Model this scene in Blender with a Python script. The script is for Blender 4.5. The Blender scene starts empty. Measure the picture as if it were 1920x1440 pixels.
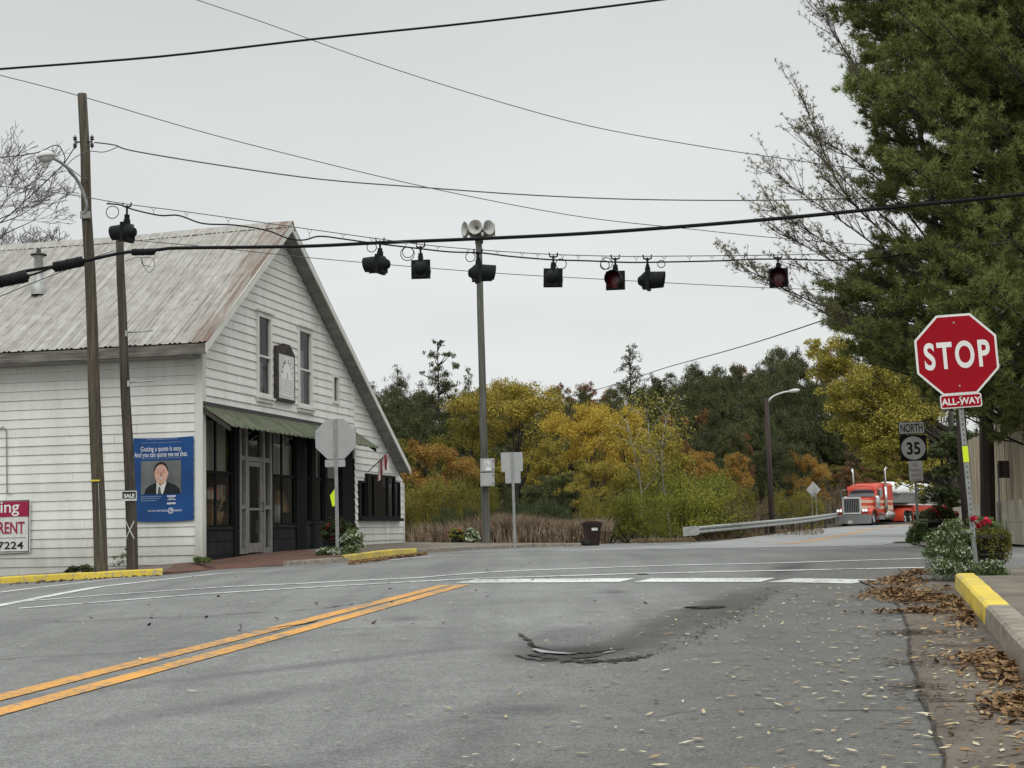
WZEN,SKY0=1.6,.465
import bpy, math, random
from mathutils import Vector, Matrix
random.seed(7)
R = math.radians
scene = bpy.context.scene
COL = scene.collection
# ------------------------------------------------------------------ camera
F, CX, CY, CAMZ = 2884.0, 960.0, 720.0, 1.2
PITCH, ROLL = math.atan(275/2884.0), R(1.2)
right0, up0 = Vector((1,0,0)), Vector((0,-math.sin(PITCH),math.cos(PITCH)))
fwd = Vector((0,math.cos(PITCH),math.sin(PITCH)))
rc = right0*math.cos(ROLL)-up0*math.sin(ROLL)
uc = right0*math.sin(ROLL)+up0*math.cos(ROLL)
CAM = Vector((0,0,CAMZ))
cd = bpy.data.cameras.new('camera'); cam = bpy.data.objects.new('camera', cd); COL.objects.link(cam)
cam.matrix_world = Matrix(((rc.x,uc.x,-fwd.x,CAM.x),(rc.y,uc.y,-fwd.y,CAM.y),(rc.z,uc.z,-fwd.z,CAM.z),(0,0,0,1)))
cd.sensor_width = 36; cd.lens = 36*F/1920; cd.clip_end = 5000; cd.clip_start = .1
scene.camera = cam
def ray(px,py):
    d = fwd + rc*((px-CX)/F) + uc*((CY-py)/F)
    return d/d.y
def at(px,py,Y): return CAM + ray(px,py)*Y
TH = R(13.0); SA, CA = math.sin(TH), math.cos(TH)
def ab(X,Y): return X*SA+Y*CA, X*CA-Y*SA
def xy(a,b): return a*SA+b*CA, a*CA-b*SA
def lerp(a,b,t): return a+(b-a)*t
def sst(e0,e1,x):
    t = max(0,min(1,(x-e0)/(e1-e0))); return t*t*(3-2*t)
PROF = [(-60,-2.6),(0,-1.14),(22,-.54),(27,-.48),(31,-.49),(40,-.56),(55,-.62),(110,-.15),(200,.6),(900,3)]
def prof(a):
    for (a0,z0),(a1,z1) in zip(PROF,PROF[1:]):
        if a <= a1: return lerp(z0,z1,(a-a0)/(a1-a0))
    return 3
def zg(X,Y):
    a,b = ab(X,Y)
    z = (prof(a-2)+prof(a-1)+prof(a)+prof(a+1)+prof(a+2))/5
    z -= .32*sst(-5,-18,b)*(1-sst(28,38,a))
    return z+CAMZ
def G(px,py,dz=0):
    d = ray(px,py); f = lambda Y:(CAM+d*Y).z-zg(d.x*Y,Y)-dz
    Y0 = 3.0
    while Y0 < 400:
        Y1 = Y0+.25+Y0*.01
        if f(Y1) <= 0:
            for _ in range(30):
                m=(Y0+Y1)/2
                if f(m)>0: Y0=m
                else: Y1=m
            break
        Y0 = Y1
    p = CAM+d*Y0; return p
def ground(px,Y):                       # pixel column + distance -> point standing on the ground
    p = at(px,900,Y); p.z = zg(p.x,Y); return p
# ------------------------------------------------------------------ materials
def nt(m):
    m.use_nodes=True; return m.node_tree.nodes, m.node_tree.links
MATS = {}
def ramp(n, fac, stops, l):
    r = n.new('ShaderNodeValToRGB'); e = r.color_ramp.elements
    while len(e)<len(stops): e.new(.5)
    for k,(p,c) in enumerate(stops):
        e[k].position=p; e[k].color=(c[0],c[1],c[2],1)
    l.new(fac, r.inputs[0]); return r.outputs[0]
def noise(n,l,scale=(1,1,1),sc=1,detail=4,rough=.55,coord='Object',rot=(0,0,0)):
    t=n.new('ShaderNodeTexCoord'); m=n.new('ShaderNodeMapping'); m.inputs['Scale'].default_value=scale
    m.inputs['Rotation'].default_value=rot
    l.new(t.outputs[coord],m.inputs[0]); x=n.new('ShaderNodeTexNoise')
    x.inputs['Scale'].default_value=sc; x.inputs['Detail'].default_value=detail; x.inputs['Roughness'].default_value=rough
    l.new(m.outputs[0],x.inputs['Vector']); return x.outputs[0]
def mix(n,l,a,b,fac,mode='MIX'):
    x=n.new('ShaderNodeMix'); x.data_type='RGBA'; x.blend_type=mode
    for s,v in ((6,a),(7,b),(0,fac)):
        if hasattr(v,'links') or hasattr(v,'is_output'): l.new(v,x.inputs[s])
        elif s==0: x.inputs[0].default_value=v
        else: x.inputs[s].default_value=(v[0],v[1],v[2],1)
    return x.outputs[2]
def math_(n,l,op,a,b=0):
    x=n.new('ShaderNodeMath'); x.operation=op
    for k,v in ((0,a),(1,b)):
        if hasattr(v,'is_output'): l.new(v,x.inputs[k])
        else: x.inputs[k].default_value=v
    return x.outputs[0]
def bump(n,l,h,bs,strength=.3,dist=.01):
    b=n.new('ShaderNodeBump'); b.inputs['Strength'].default_value=strength; b.inputs['Distance'].default_value=dist
    l.new(h,b.inputs['Height']); l.new(b.outputs[0],bs.inputs['Normal'])
def base(name):
    m=bpy.data.materials.new(name); n,l=nt(m); return m,n,l,n['Principled BSDF']
def plain(name,c,rough=.6,metal=0,var=.18,sc=6,scale=(1,1,1),spec=.3):
    m,n,l,b=base(name)
    f=noise(n,l,scale,sc,5)
    lo=[max(0,x*(1-var)) for x in c]; hi=[min(1,x*(1+var)) for x in c]
    l.new(ramp(n,f,[(.3,lo),(.7,hi)],l),b.inputs['Base Color'])
    b.inputs['Roughness'].default_value=rough; b.inputs['Metallic'].default_value=metal
    b.inputs['Specular IOR Level'].default_value=spec
    MATS[name]=m; return m
def leafmat(name,cols,trans=.25,clump=1.2):
    m,n,l,b=base(name)
    g=n.new('ShaderNodeNewGeometry'); oi=n.new('ShaderNodeObjectInfo')
    nz=noise(n,l,(1,1,1),clump,2)
    f=math_(n,l,'ADD',math_(n,l,'MULTIPLY',g.outputs['Random Per Island'],.55),math_(n,l,'MULTIPLY',nz,.75))
    f=math_(n,l,'ADD',f,math_(n,l,'MULTIPLY',math_(n,l,'SUBTRACT',oi.outputs['Random'],.5),.22))
    k=len(cols); c=ramp(n,f,[(.25+.7*i/(k-1),cols[i]) for i in range(k)],l)
    l.new(c,b.inputs['Base Color']); b.inputs['Roughness'].default_value=.75; b.inputs['Specular IOR Level'].default_value=.15
    t=n.new('ShaderNodeBsdfTranslucent'); l.new(c,t.inputs[0])
    s=n.new('ShaderNodeMixShader'); s.inputs[0].default_value=trans
    l.new(b.outputs[0],s.inputs[1]); l.new(t.outputs[0],s.inputs[2]); l.new(s.outputs[0],n['Material Output'].inputs[0])
    MATS[name]=m; return m
# ------------------------------------------------------------------ mesh builder
class MB:
    def __init__(s): s.v=[]; s.f=[]; s.sm=[]
    def face(s,pts,smooth=False):
        i=len(s.v); s.v+= [tuple(p) for p in pts]; s.f.append(tuple(range(i,i+len(pts)))); s.sm.append(smooth)
    def box(s,c,d,M=None):
        x,y,z=d[0]/2,d[1]/2,d[2]/2; c=Vector(c)
        P=[Vector((sx*x,sy*y,sz*z)) for sx in(-1,1) for sy in(-1,1) for sz in(-1,1)]
        if M is not None: P=[M@p for p in P]
        i=len(s.v); s.v+=[tuple(c+p) for p in P]
        for q in ((0,1,3,2),(4,6,7,5),(0,4,5,1),(2,3,7,6),(0,2,6,4),(1,5,7,3)):
            s.f.append(tuple(i+k for k in q)); s.sm.append(False)
        return s
    def bb(s,x0,x1,y0,y1,z0,z1): return s.box(((x0+x1)/2,(y0+y1)/2,(z0+z1)/2),(abs(x1-x0),abs(y1-y0),abs(z1-z0)))
    def tube(s,pts,r,n=8,cap=True):
        pts=[Vector(p) for p in pts]; rs=r if isinstance(r,(list,tuple)) else [r]*len(pts)
        i0=len(s.v); up=Vector((.013,.021,1))
        for k,p in enumerate(pts):
            t=(pts[min(k+1,len(pts)-1)]-pts[max(k-1,0)])
            if t.length<1e-9: t=Vector((0,0,1))
            t.normalize()
            if abs(t.dot(up.normalized()))>.97: u=t.cross(Vector((1,.03,0)))
            else: u=t.cross(up)
            u.normalize(); w=t.cross(u)
            for j in range(n):
                a=2*math.pi*j/n; s.v.append(tuple(p+(u*math.cos(a)+w*math.sin(a))*rs[k]))
        for k in range(len(pts)-1):
            for j in range(n):
                a=i0+k*n+j; b=i0+k*n+(j+1)%n
                s.f.append((a,b,b+n,a+n)); s.sm.append(True)
        if cap:
            s.f.append(tuple(i0+j for j in reversed(range(n)))); s.sm.append(False)
            s.f.append(tuple(i0+(len(pts)-1)*n+j for j in range(n))); s.sm.append(False)
        return s
    def lathe(s,prof,n=20,M=Matrix.Identity(4),smooth=True,cap=False):   # prof: (r,z) about local z
        i0=len(s.v)
        for r,z in prof:
            for j in range(n):
                a=2*math.pi*j/n; s.v.append(tuple(M@Vector((r*math.cos(a),r*math.sin(a),z))))
        for k in range(len(prof)-1):
            for j in range(n):
                a=i0+k*n+j; b=i0+k*n+(j+1)%n
                s.f.append((a,b,b+n,a+n)); s.sm.append(smooth)
        if cap:
            s.f.append(tuple(i0+j for j in reversed(range(n)))); s.sm.append(False)
            s.f.append(tuple(i0+(len(prof)-1)*n+j for j in range(n))); s.sm.append(False)
        return s
    def prism(s,poly,fn,d0,d1):          # poly 2-D, fn(x,y,d)->3-D
        n=len(poly); i=len(s.v)
        s.v+=[tuple(fn(x,y,d0)) for x,y in poly]+[tuple(fn(x,y,d1)) for x,y in poly]
        s.f.append(tuple(i+k for k in range(n))); s.f.append(tuple(i+n+k for k in reversed(range(n)))); s.sm+=[False]*2
        for k in range(n):
            s.f.append((i+k,i+n+k,i+n+(k+1)%n,i+(k+1)%n)); s.sm.append(False)
        return s
    def text(s,t,size,fn,bold=0,sx=1,align='CENTER',space=1):
        c=bpy.data.curves.new('tmp','FONT'); c.body=t; c.size=size; c.align_x=align; c.offset=bold; c.space_character=space
        o=bpy.data.objects.new('tmp',c); m=bpy.data.meshes.new_from_object(o)
        i=len(s.v)
        s.v+=[tuple(fn(v.co.x*sx,v.co.y)) for v in m.vertices]
        for p in m.polygons: s.f.append(tuple(i+k for k in p.vertices)); s.sm.append(False)
        bpy.data.objects.remove(o); bpy.data.curves.remove(c); bpy.data.meshes.remove(m); return s
    def build(s,name,mat,parent=None,local=True):
        me=bpy.data.meshes.new(name); me.from_pydata(s.v,[],s.f)
        me.polygons.foreach_set('use_smooth',s.sm); me.update()
        if mat is not None: me.materials.append(MATS[mat] if isinstance(mat,str) else mat)
        o=bpy.data.objects.new(name,me); COL.objects.link(o)
        if parent is not None: o.parent=parent
        return o
def tag(o,label,cat,group=None):
    o['label']=label; o['category']=cat
    if group: o['group']=group
    return o
def thing(name,label,cat,loc=(0,0,0),rot=(0,0,0),group=None):
    o=bpy.data.objects.new(name,None); COL.objects.link(o); o.location=loc; o.rotation_euler=rot
    o.empty_display_size=.2
    return tag(o,label,cat,group)
def struct(o): o['kind']='structure'; return o
def stuff(o,label=None,cat=None):
    o['kind']='stuff'
    if label: o['label']=label; o['category']=cat
    return o
def dup(root,label=None,loc=None,rot=None,scale=None,group=None):
    r=root.copy(); COL.objects.link(r)
    if label: r['label']=label
    if loc is not None: r.location=loc
    if rot is not None: r.rotation_euler=rot
    if scale is not None: r.scale=scale
    if group: r['group']=group
    for ch in list(root.children):
        c=ch.copy(); COL.objects.link(c); c.parent=r
        for g in list(ch.children):
            d=g.copy(); COL.objects.link(d); d.parent=c
    return r
# ------------------------------------------------------------------ world + sun
w=bpy.data.worlds.new('World'); scene.world=w; w.use_nodes=True
n,l=w.node_tree.nodes,w.node_tree.links
sky=n.new('ShaderNodeTexSky'); sky.sky_type='NISHITA'; sky.sun_disc=False; sky.sun_elevation=R(42); sky.sun_rotation=R(188)
hs=n.new('ShaderNodeHueSaturation'); hs.inputs['Saturation'].default_value=.12; l.new(sky.outputs[0],hs.inputs['Color'])
bg=n['Background']; l.new(hs.outputs[0],bg.inputs[0]); bg.inputs[1].default_value=.05
tc=n.new('ShaderNodeTexCoord'); sp=n.new('ShaderNodeSeparateXYZ'); l.new(tc.outputs['Generated'],sp.inputs[0])
# overcast cloud layer: brighter overhead (as a real overcast is), soft cloud texture
el=math_(n,l,'MAXIMUM',sp.outputs[2],0)
cz=math_(n,l,'ADD',el,.12)
cmb=n.new('ShaderNodeCombineXYZ')
l.new(math_(n,l,'DIVIDE',sp.outputs[0],cz),cmb.inputs[0]); l.new(math_(n,l,'DIVIDE',sp.outputs[1],cz),cmb.inputs[1])
nz=n.new('ShaderNodeTexNoise'); nz.inputs['Scale'].default_value=.55; nz.inputs['Detail'].default_value=4; nz.inputs['Roughness'].default_value=.45
l.new(cmb.outputs[0],nz.inputs['Vector'])
mr=n.new('ShaderNodeMapRange'); mr.interpolation_type='SMOOTHSTEP'; l.new(el,mr.inputs[0]); mr.inputs[1].default_value=.30; mr.inputs[2].default_value=.95; mr.inputs[3].default_value=SKY0; mr.inputs[4].default_value=WZEN
br=mr.outputs[0]
br=math_(n,l,'MULTIPLY',br,math_(n,l,'ADD',.62,math_(n,l,'MULTIPLY',nz.outputs[0],.74)))
bg2=n.new('ShaderNodeBackground'); bg2.inputs[0].default_value=(.965,1,.972,1); l.new(br,bg2.inputs[1])
ad=n.new('ShaderNodeAddShader'); l.new(bg.outputs[0],ad.inputs[0]); l.new(bg2.outputs[0],ad.inputs[1]); l.new(ad.outputs[0],n['World Output'].inputs[0])
sl=bpy.data.lights.new('sun','SUN'); sl.energy=.85; sl.angle=R(35); sl.color=(1,.98,.93)
so=bpy.data.objects.new('sun',sl); COL.objects.link(so)
# sun high behind the camera's left shoulder
so.rotation_euler=(R(48),0,R(8))
scene.view_settings.view_transform='Standard'; scene.view_settings.look='None'; scene.view_settings.gamma=1; scene.view_settings.exposure=0
# ================================================================== ground, roads, kerbs, markings
POT = G(1075,1212); PA,PB = ab(POT.x,POT.y)
def dip(a,b):
    d=0
    r=math.hypot((a-PA)/1.05,(b-PB)/.5)
    if r<1: d+= .04*(1-r*r)**1.0*(1 if r<.72 else (1-r)/.28)
    return d
def blob(n,l,c,rad,rot=0,pw=1.5,dist=.25,ns=2.5):
    t=n.new('ShaderNodeTexCoord'); m=n.new('ShaderNodeMapping'); m.vector_type='TEXTURE'
    m.inputs['Location'].default_value=(c[0],c[1],0); m.inputs['Rotation'].default_value=(0,0,rot); m.inputs['Scale'].default_value=(rad[0],rad[1],1e4)
    nn=n.new('ShaderNodeTexNoise'); nn.inputs['Scale'].default_value=ns; nn.inputs['Detail'].default_value=5; l.new(t.outputs['Object'],nn.inputs['Vector'])
    vs=n.new('ShaderNodeVectorMath'); vs.operation='SUBTRACT'; l.new(nn.outputs['Color'],vs.inputs[0]); vs.inputs[1].default_value=(.5,.5,.5)
    vm=n.new('ShaderNodeVectorMath'); vm.operation='SCALE'; l.new(vs.outputs[0],vm.inputs[0]); vm.inputs['Scale'].default_value=dist*2*max(rad)
    va=n.new('ShaderNodeVectorMath'); l.new(t.outputs['Object'],va.inputs[0]); l.new(vm.outputs[0],va.inputs[1])
    l.new(va.outputs[0],m.inputs[0])
    g=n.new('ShaderNodeTexGradient'); g.gradient_type='SPHERICAL'; l.new(m.outputs[0],g.inputs[0])
    return math_(n,l,'POWER',g.outputs['Fac'],pw)
ROADROT=R(13)
def asphalt(name,lo,hi,blobs=True):
    m,n,l,b=base(name)
    big=noise(n,l,(1,1,1),.35,4,.6)
    c=ramp(n,big,[(.3,lo),(.72,hi)],l)
    st=noise(n,l,(1.6,.07,1),1,5,.6,rot=(0,0,ROADROT))     # wheel-track streaks along the road
    c=mix(n,l,c,ramp(n,st,[(.3,(.76,.76,.77)),(.5,(.97,.97,.97)),(.75,(1.12,1.12,1.11))],l),1,'MULTIPLY')
    c_pre=c
    if blobs:
        def bl(px,py,rad,rot,col,k,pw=1.3,dist=.12):
            nonlocal c
            p=G(px,py); f=blob(n,l,(p.x,p.y),rad,rot,pw,dist)
            f=math_(n,l,'MINIMUM',math_(n,l,'MULTIPLY',f,k),1); c=mix(n,l,c,col,f)
        p=xy(11,.1); 
        f=blob(n,l,p,(2.3,22),-TH,.6,.02); c=mix(n,l,c,(.105,.10,.094),math_(n,l,'MINIMUM',math_(n,l,'MULTIPLY',f,1.1),.8))  # dirty lane edge
        p1=G(1130,1228); p2=G(1450,1098); d=p2-p1
        f=blob(n,l,((p1.x+p2.x)/2,(p1.y+p2.y)/2),(d.length*.62,.40),math.atan2(d.y,d.x),.9,.05); c=mix(n,l,c,(.05,.045,.042),math_(n,l,'MINIMUM',math_(n,l,'MULTIPLY',f,1.3),.7))
        bl(1075,1216,(.72,1.25),-TH,(.04,.038,.036),1.5,1.2,.16)
        bl(1060,1190,(.32,.8),-TH,(.13,.13,.13),2.0,1,.1)
        bl(1060,1226,(.33,.2),-TH,(.15,.15,.15),1.0,1,.1)
        bl(1325,1139,(.22,.28),-TH,(.02,.02,.02),5,1,.2)
        bl(1480,1066,(.35,2.6),-R(16),(.06,.06,.06),1.2,1,.05)
        bl(430,1318,(.28,1.6),-R(35),(.11,.11,.11),.8,1,.05)
        bl(890,1390,(.25,2.2),-R(8),(.12,.12,.12),.7,1,.05)
        bl(1250,1290,(.3,2.2),-R(14),(.13,.13,.13),.6,1,.05)
        bl(200,1230,(.4,4),-R(60),(.14,.14,.14),.6,1,.05)
        bl(700,1400,(.22,2.4),-R(22),(.12,.12,.12),.7,1,.03); bl(560,1250,(.2,3.5),-R(48),(.12,.12,.12),.9,1,.03); bl(1000,1330,(.3,.22),0,(.085,.085,.085),1.2,1,.2); bl(1150,1110,(.2,.35),0,(.10,.10,.10),1.2,1,.2); bl(760,1160,(.25,.4),0,(.11,.11,.11),1.2,1,.2)
    fine=noise(n,l,(1,1,1),80,2,.9); fine2=noise(n,l,(1,1,1),28,3,.8)
    c=mix(n,l,c,ramp(n,fine,[(.3,(.35,.35,.35)),(.5,(1,1,1)),(.7,(1.7,1.7,1.66))],l),.8,'MULTIPLY')
    c=mix(n,l,c,ramp(n,fine2,[(.32,(.72,.72,.72)),(.5,(1,1,1)),(.68,(1.25,1.25,1.25))],l),.7,'MULTIPLY')
    mid=noise(n,l,(1,1,1),3.5,6,.75)
    c=mix(n,l,c,ramp(n,mid,[(.3,(.78,.78,.78)),(.7,(1.14,1.14,1.14))],l),.8,'MULTIPLY')
    l.new(c,b.inputs['Base Color']); b.inputs['Roughness'].default_value=.82; b.inputs['Specular IOR Level'].default_value=.3
    bump(n,l,fine,b,.5,.006); MATS[name]=m; return m
asphalt('asphalt',(.150,.152,.150),(.222,.224,.220))
asphalt('asphalt_north',(.235,.238,.24),(.30,.30,.30),False)
def paint(name,c,under,wear=.36):
    m,n,l,b=base(name)
    w1=noise(n,l,(1,1,1),14,6,.75); w2=noise(n,l,(1,1,1),1.3,3)
    f=math_(n,l,'ADD',math_(n,l,'MULTIPLY',w1,.8),math_(n,l,'MULTIPLY',w2,.25))
    k=ramp(n,f,[(wear,(0,0,0)),(wear+.08,(1,1,1))],l)
    tone=ramp(n,w2,[(.3,[x*.85 for x in c]),(.7,[min(1,x*1.1) for x in c])],l)
    l.new(mix(n,l,under,tone,k),b.inputs['Base Color']); b.inputs['Roughness'].default_value=.7; MATS[name]=m
paint('white_paint',(.60,.61,.59),(.2,.2,.2),.44)
paint('yellow_paint',(.60,.285,.05),(.19,.17,.14),.455)
paint('kerb_yellow',(.66,.49,.05),(.30,.28,.24),.43)
plain('concrete',(.25,.22,.185),.9,var=.3,sc=3)
plain('gutter_concrete',(.115,.098,.08),.9,var=.35,sc=2)
plain('walk_concrete',(.145,.125,.10),.9,var=.3,sc=2.2)
plain('kerb_concrete',(.24,.21,.175),.9,var=.35,sc=7)
plain('soil',(.075,.06,.042),.95,var=.5,sc=.7)
plain('seam_brown',(.045,.038,.03),.95,var=.5,sc=9)
plain('dark_seam',(.02,.018,.016),.95)
m,n,l,b=base('brick_paving')
br=n.new('ShaderNodeTexBrick'); tcn=n.new('ShaderNodeTexCoord'); mp=n.new('ShaderNodeMapping'); l.new(tcn.outputs['Object'],mp.inputs[0]); l.new(mp.outputs[0],br.inputs[0])
br.inputs['Scale'].default_value=4.5; br.inputs['Color1'].default_value=(.19,.085,.055,1); br.inputs['Color2'].default_value=(.10,.052,.04,1); br.inputs['Mortar'].default_value=(.07,.05,.04,1); br.inputs['Mortar Size'].default_value=.012
dirt=noise(n,l,(1,1,1),1.5,5)
l.new(mix(n,l,br.outputs[0],(.07,.05,.038),ramp(n,dirt,[(.45,(0,0,0)),(.7,(.8,.8,.8))],l)),b.inputs['Base Color']); b.inputs['Roughness'].default_value=.9; MATS['brick_paving']=m
# --- ground sheet reaching the horizon
def hill(x,y):
    h=13*sst(95,230,y-.25*abs(x))+6*sst(40,160,x-18-.15*y)*sst(30,80,y)
    h+=10*sst(60,200,-x-10)*sst(60,140,y)
    return h+25*sst(250,900,math.hypot(x,y))
xs=sorted(set([-1600,-1000,-600,-400,-250,-160,-110]+list(range(-80,81,5))+[110,160,250,400,600,1000,1600]))
ys=sorted(set([-600,-200,-80,-30]+list(range(-10,120,4))+list(range(120,260,12))+[300,400,600,900,1500]))
g=MB(); W_=len(xs)
for y in ys:
    for x in xs: g.v.append((x,y,zg(x,y)-.09+hill(x,y)-.5*sst(2,9,-(x-.23*y+7.5))*sst(58,66,y)))
for j in range(len(ys)-1):
    for i in range(W_-1):
        k=j*W_+i; g.f.append((k,k+1,k+W_+1,k+W_)); g.sm.append(True)
struct(g.build('ground','soil'))
# --- asphalt sheet of the near road and the crossing street
As=[]; a=-14
while a<60: As.append(a); a+= .09 if PA-1.4<a<PA+1.4 else (.5 if a<35 else 1.0)
Bs=[]; b_=-55
while b_<34: Bs.append(b_); b_+= .06 if PB-.7<b_<PB+.7 else (.5 if -16<b_<3 else 2)
g=MB(); nb=len(Bs)
for a in As:
    for b_ in Bs:
        X,Y=xy(a,b_); g.v.append((X,Y,zg(X,Y)-dip(a,b_)))
for i,a in enumerate(As[:-1]):
    for j,b_ in enumerate(Bs[:-1]):
        if (a>31 and b_<-15.5) or (a>33 and b_>6) : continue
        k=i*nb+j; g.f.append((k,k+1,k+nb+1,k+nb)); g.sm.append(True)
struct(g.build('road','asphalt'))
# --- north road climbing away to the bend
NC=[(5.2,38.5),(8.2,48),(11.3,58),(15.0,70),(22.9,95),(32,114),(46,135),(66,158),(95,180)]
def smooth_path(P,k=6):
    out=[]
    for i in range(len(P)-1):
        p0=Vector(P[max(i-1,0)]);p1=Vector(P[i]);p2=Vector(P[i+1]);p3=Vector(P[min(i+2,len(P)-1)])
        for t in [j/k for j in range(k)]:
            out.append(.5*((2*p1)+(p2-p0)*t+(2*p0-5*p1+4*p2-p3)*t*t+(3*p1-p0-3*p2+p3)*t**3))
    out.append(Vector(P[-1])); return out
NP=smooth_path(NC)
def offset_path(P,d):
    out=[]
    for i,p in enumerate(P):
        t=(P[min(i+1,len(P)-1)]-P[max(i-1,0)]).normalized(); out.append(Vector((p.x+t.y*d,p.y-t.x*d)))
    return out
def ribbon(P0,P1,dz,name,mat,rows=6,zf=None):
    g=MB(); m_=rows+1
    for p,q in zip(P0,P1):
        for r in range(m_):
            x,y=lerp(p.x,q.x,r/rows),lerp(p.y,q.y,r/rows); g.v.append((x,y,(zf or zg)(x,y)+dz))
    for i in range(len(P0)-1):
        for r in range(rows):
            k=i*m_+r; g.f.append((k,k+1,k+m_+1,k+m_)); g.sm.append(True)
    return g.build(name,mat)
L_off=[lerp(5.2,3.8,min(1,i/14)) for i in range(len(NP))]
NL=[offset_path(NP,-L_off[i])[i] for i in range(len(NP))]; NRr=offset_path(NP,3.7)
struct(ribbon(NL,NRr,.006,'north_road','asphalt_north'))
# --- painted lines
def drape(pts,step=.35):
    P=[Vector((p.x,p.y)) for p in pts]; out=[]
    for p,q in zip(P,P[1:]):
        k=max(1,int((q-p).length/step))
        out+=[p.lerp(q,j/k) for j in range(k)]
    out.append(P[-1]); return out
def line(px,width,name,mat='white_paint',dz=.006):
    P=drape([G(*p) for p in px]); struct(ribbon(offset_path(P,-width/2),offset_path(P,width/2),dz,name,mat,2))
YL=[(-300,1385),(0,1309),(180,1263),(420,1203.5),(600,1158),(835,1098)]
YR=[(-300,1417),(0,1336),(180,1287),(420,1222),(600,1172),(868,1097)]
line(YL,.17,'road_centre_line','yellow_paint'); line(YR,.17,'road_centre_line','yellow_paint')
line([(874,1090),(1176,1088.5)],.72,'stop_line'); line([(1206,1088.5),(1440,1088)],.72,'stop_line'); line([(1466,1088.5),(1622,1091)],.68,'stop_line')
line([(33,1129),(197,1116),(422,1101),(558,1095),(780,1084),(900,1074.5),(966,1070.6),(1259,1060.5),(1442,1056.6),(1733,1047.4)],.18,'crosswalk_line')
line([(35,1141.5),(394,1113.5),(727,1094),(900,1085),(1193,1076),(1473,1070),(1735,1064.5)],.17,'crosswalk_line')
line([(-60,1147),(0,1135.5),(178,1102),(403,1077),(480,1071)],.22,'crosswalk_line')
line([(-60,1118),(0,1111),(188,1089),(232,1084)],.2,'crosswalk_line')
line([(717,1051.6),(811,1043),(943,1039),(1000,1037)],.22,'road_edge_line'); line([(1010,1037),(1082,1035),(1161,1033.5)],.22,'road_edge_line')
for d in (-.17,.17):
    Q=[p for p in NP if 47<p.y<112]; Q=offset_path(Q,d)
    struct(ribbon(offset_path(Q,-.08),offset_path(Q,.08),.012,'road_centre_line','yellow_paint',1))
# --- kerbs
def kerb(P,h,name,mat,w=.16,side=1,z0=None):
    P=drape(P,.28); O=offset_path(P,side*w); g=MB(); rng=random.Random(3)
    sec=[]
    for p,o in zip(P,O):
        zb=zg(p.x,p.y); j=rng.uniform(-.006,.005); e=(o-p)*.12
        sec.append([(p.x,p.y,zb-.1),(p.x+e.x,p.y+e.y,zb+h-.02+j),(p.x+2*e.x,p.y+2*e.y,zb+h+j),(o.x,o.y,zb+h+j),(o.x,o.y,zb-.1)])
    for s0,s1 in zip(sec,sec[1:]):
        for k in range(4): g.face((s0[k],s1[k],s1[k+1],s0[k+1]))
    g.face(sec[0]); g.face(list(reversed(sec[-1]))); return struct(g.build(name,mat))
kerb([G(-260,1121),G(0,1095),G(150,1086.5),G(305,1078)],.13,'kerb','kerb_yellow',side=-1)
kerb([G(655,1052.5),G(783,1038)],.14,'kerb','kerb_yellow',side=-1)
kerb([G(784,1038),G(880,1031.5),G(1000,1026),G(1085,1025)],.13,'kerb','kerb_concrete',side=-1)
kerb([G(540,1061),G(600,1056.5),G(654,1052.6)],.10,'kerb','kerb_concrete',side=-1)
V2=lambda a,b:Vector(xy(a,b))
kerb([V2(-3,.80),V2(6,.80),V2(12.4,.80)],.16,'kerb','kerb_concrete',w=.2,side=1)
kerb([V2(12.41,.80),V2(15.0,.80),V2(16.5,.79)],.16,'kerb','kerb_yellow',w=.2,side=1)
# gutter + right-hand pavement
rg=random.Random(5)
P0=[V2(a*.3,.22+.018*math.sin(a*.35)+rg.uniform(-.012,.012)+(.0 if a*.3<15 else -.4*(a*.3-15)/3)) for a in range(-8,61)]; P1=[V2(a*.3,.82+max(0,a*.3-16.2)*.25) for a in range(-8,61)]
struct(ribbon(P0,P1,.008,'gutter','gutter_concrete',3))
struct(ribbon([p-Vector((.004+.012*rg.random(),0)) for p in P0],[p+Vector((.003+.010*rg.random(),0)) for p in P0],.013,'gutter_joint','seam_brown',1))
for a in (5.6,8.2,10.9,13.4):
    q=[V2(a,.3),V2(a,.76)]; struct(ribbon(q,[p+Vector((0,.02)) for p in q],.014,'gutter_joint','seam_brown',1))
AA=[-4+.5*i for i in range(49)]
struct(ribbon([V2(a,.98+max(0,a-16.4)*.12) for a in AA],[V2(a,14) for a in AA],0,'pavement','walk_concrete',8,lambda x,y:zg(x,y)+.145-.12*sst(16,18.5,ab(x,y)[0])))
AA=[31.2+.8*i for i in range(40)]
def rb(a):
    X,Y=xy(a,1)
    return 1.0 if a<45 else .6+max(0,(a-48))*.13
struct(ribbon([V2(a,rb(a)) for a in AA],[V2(a,22) for a in AA],.03,'pavement','walk_concrete',8))

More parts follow.
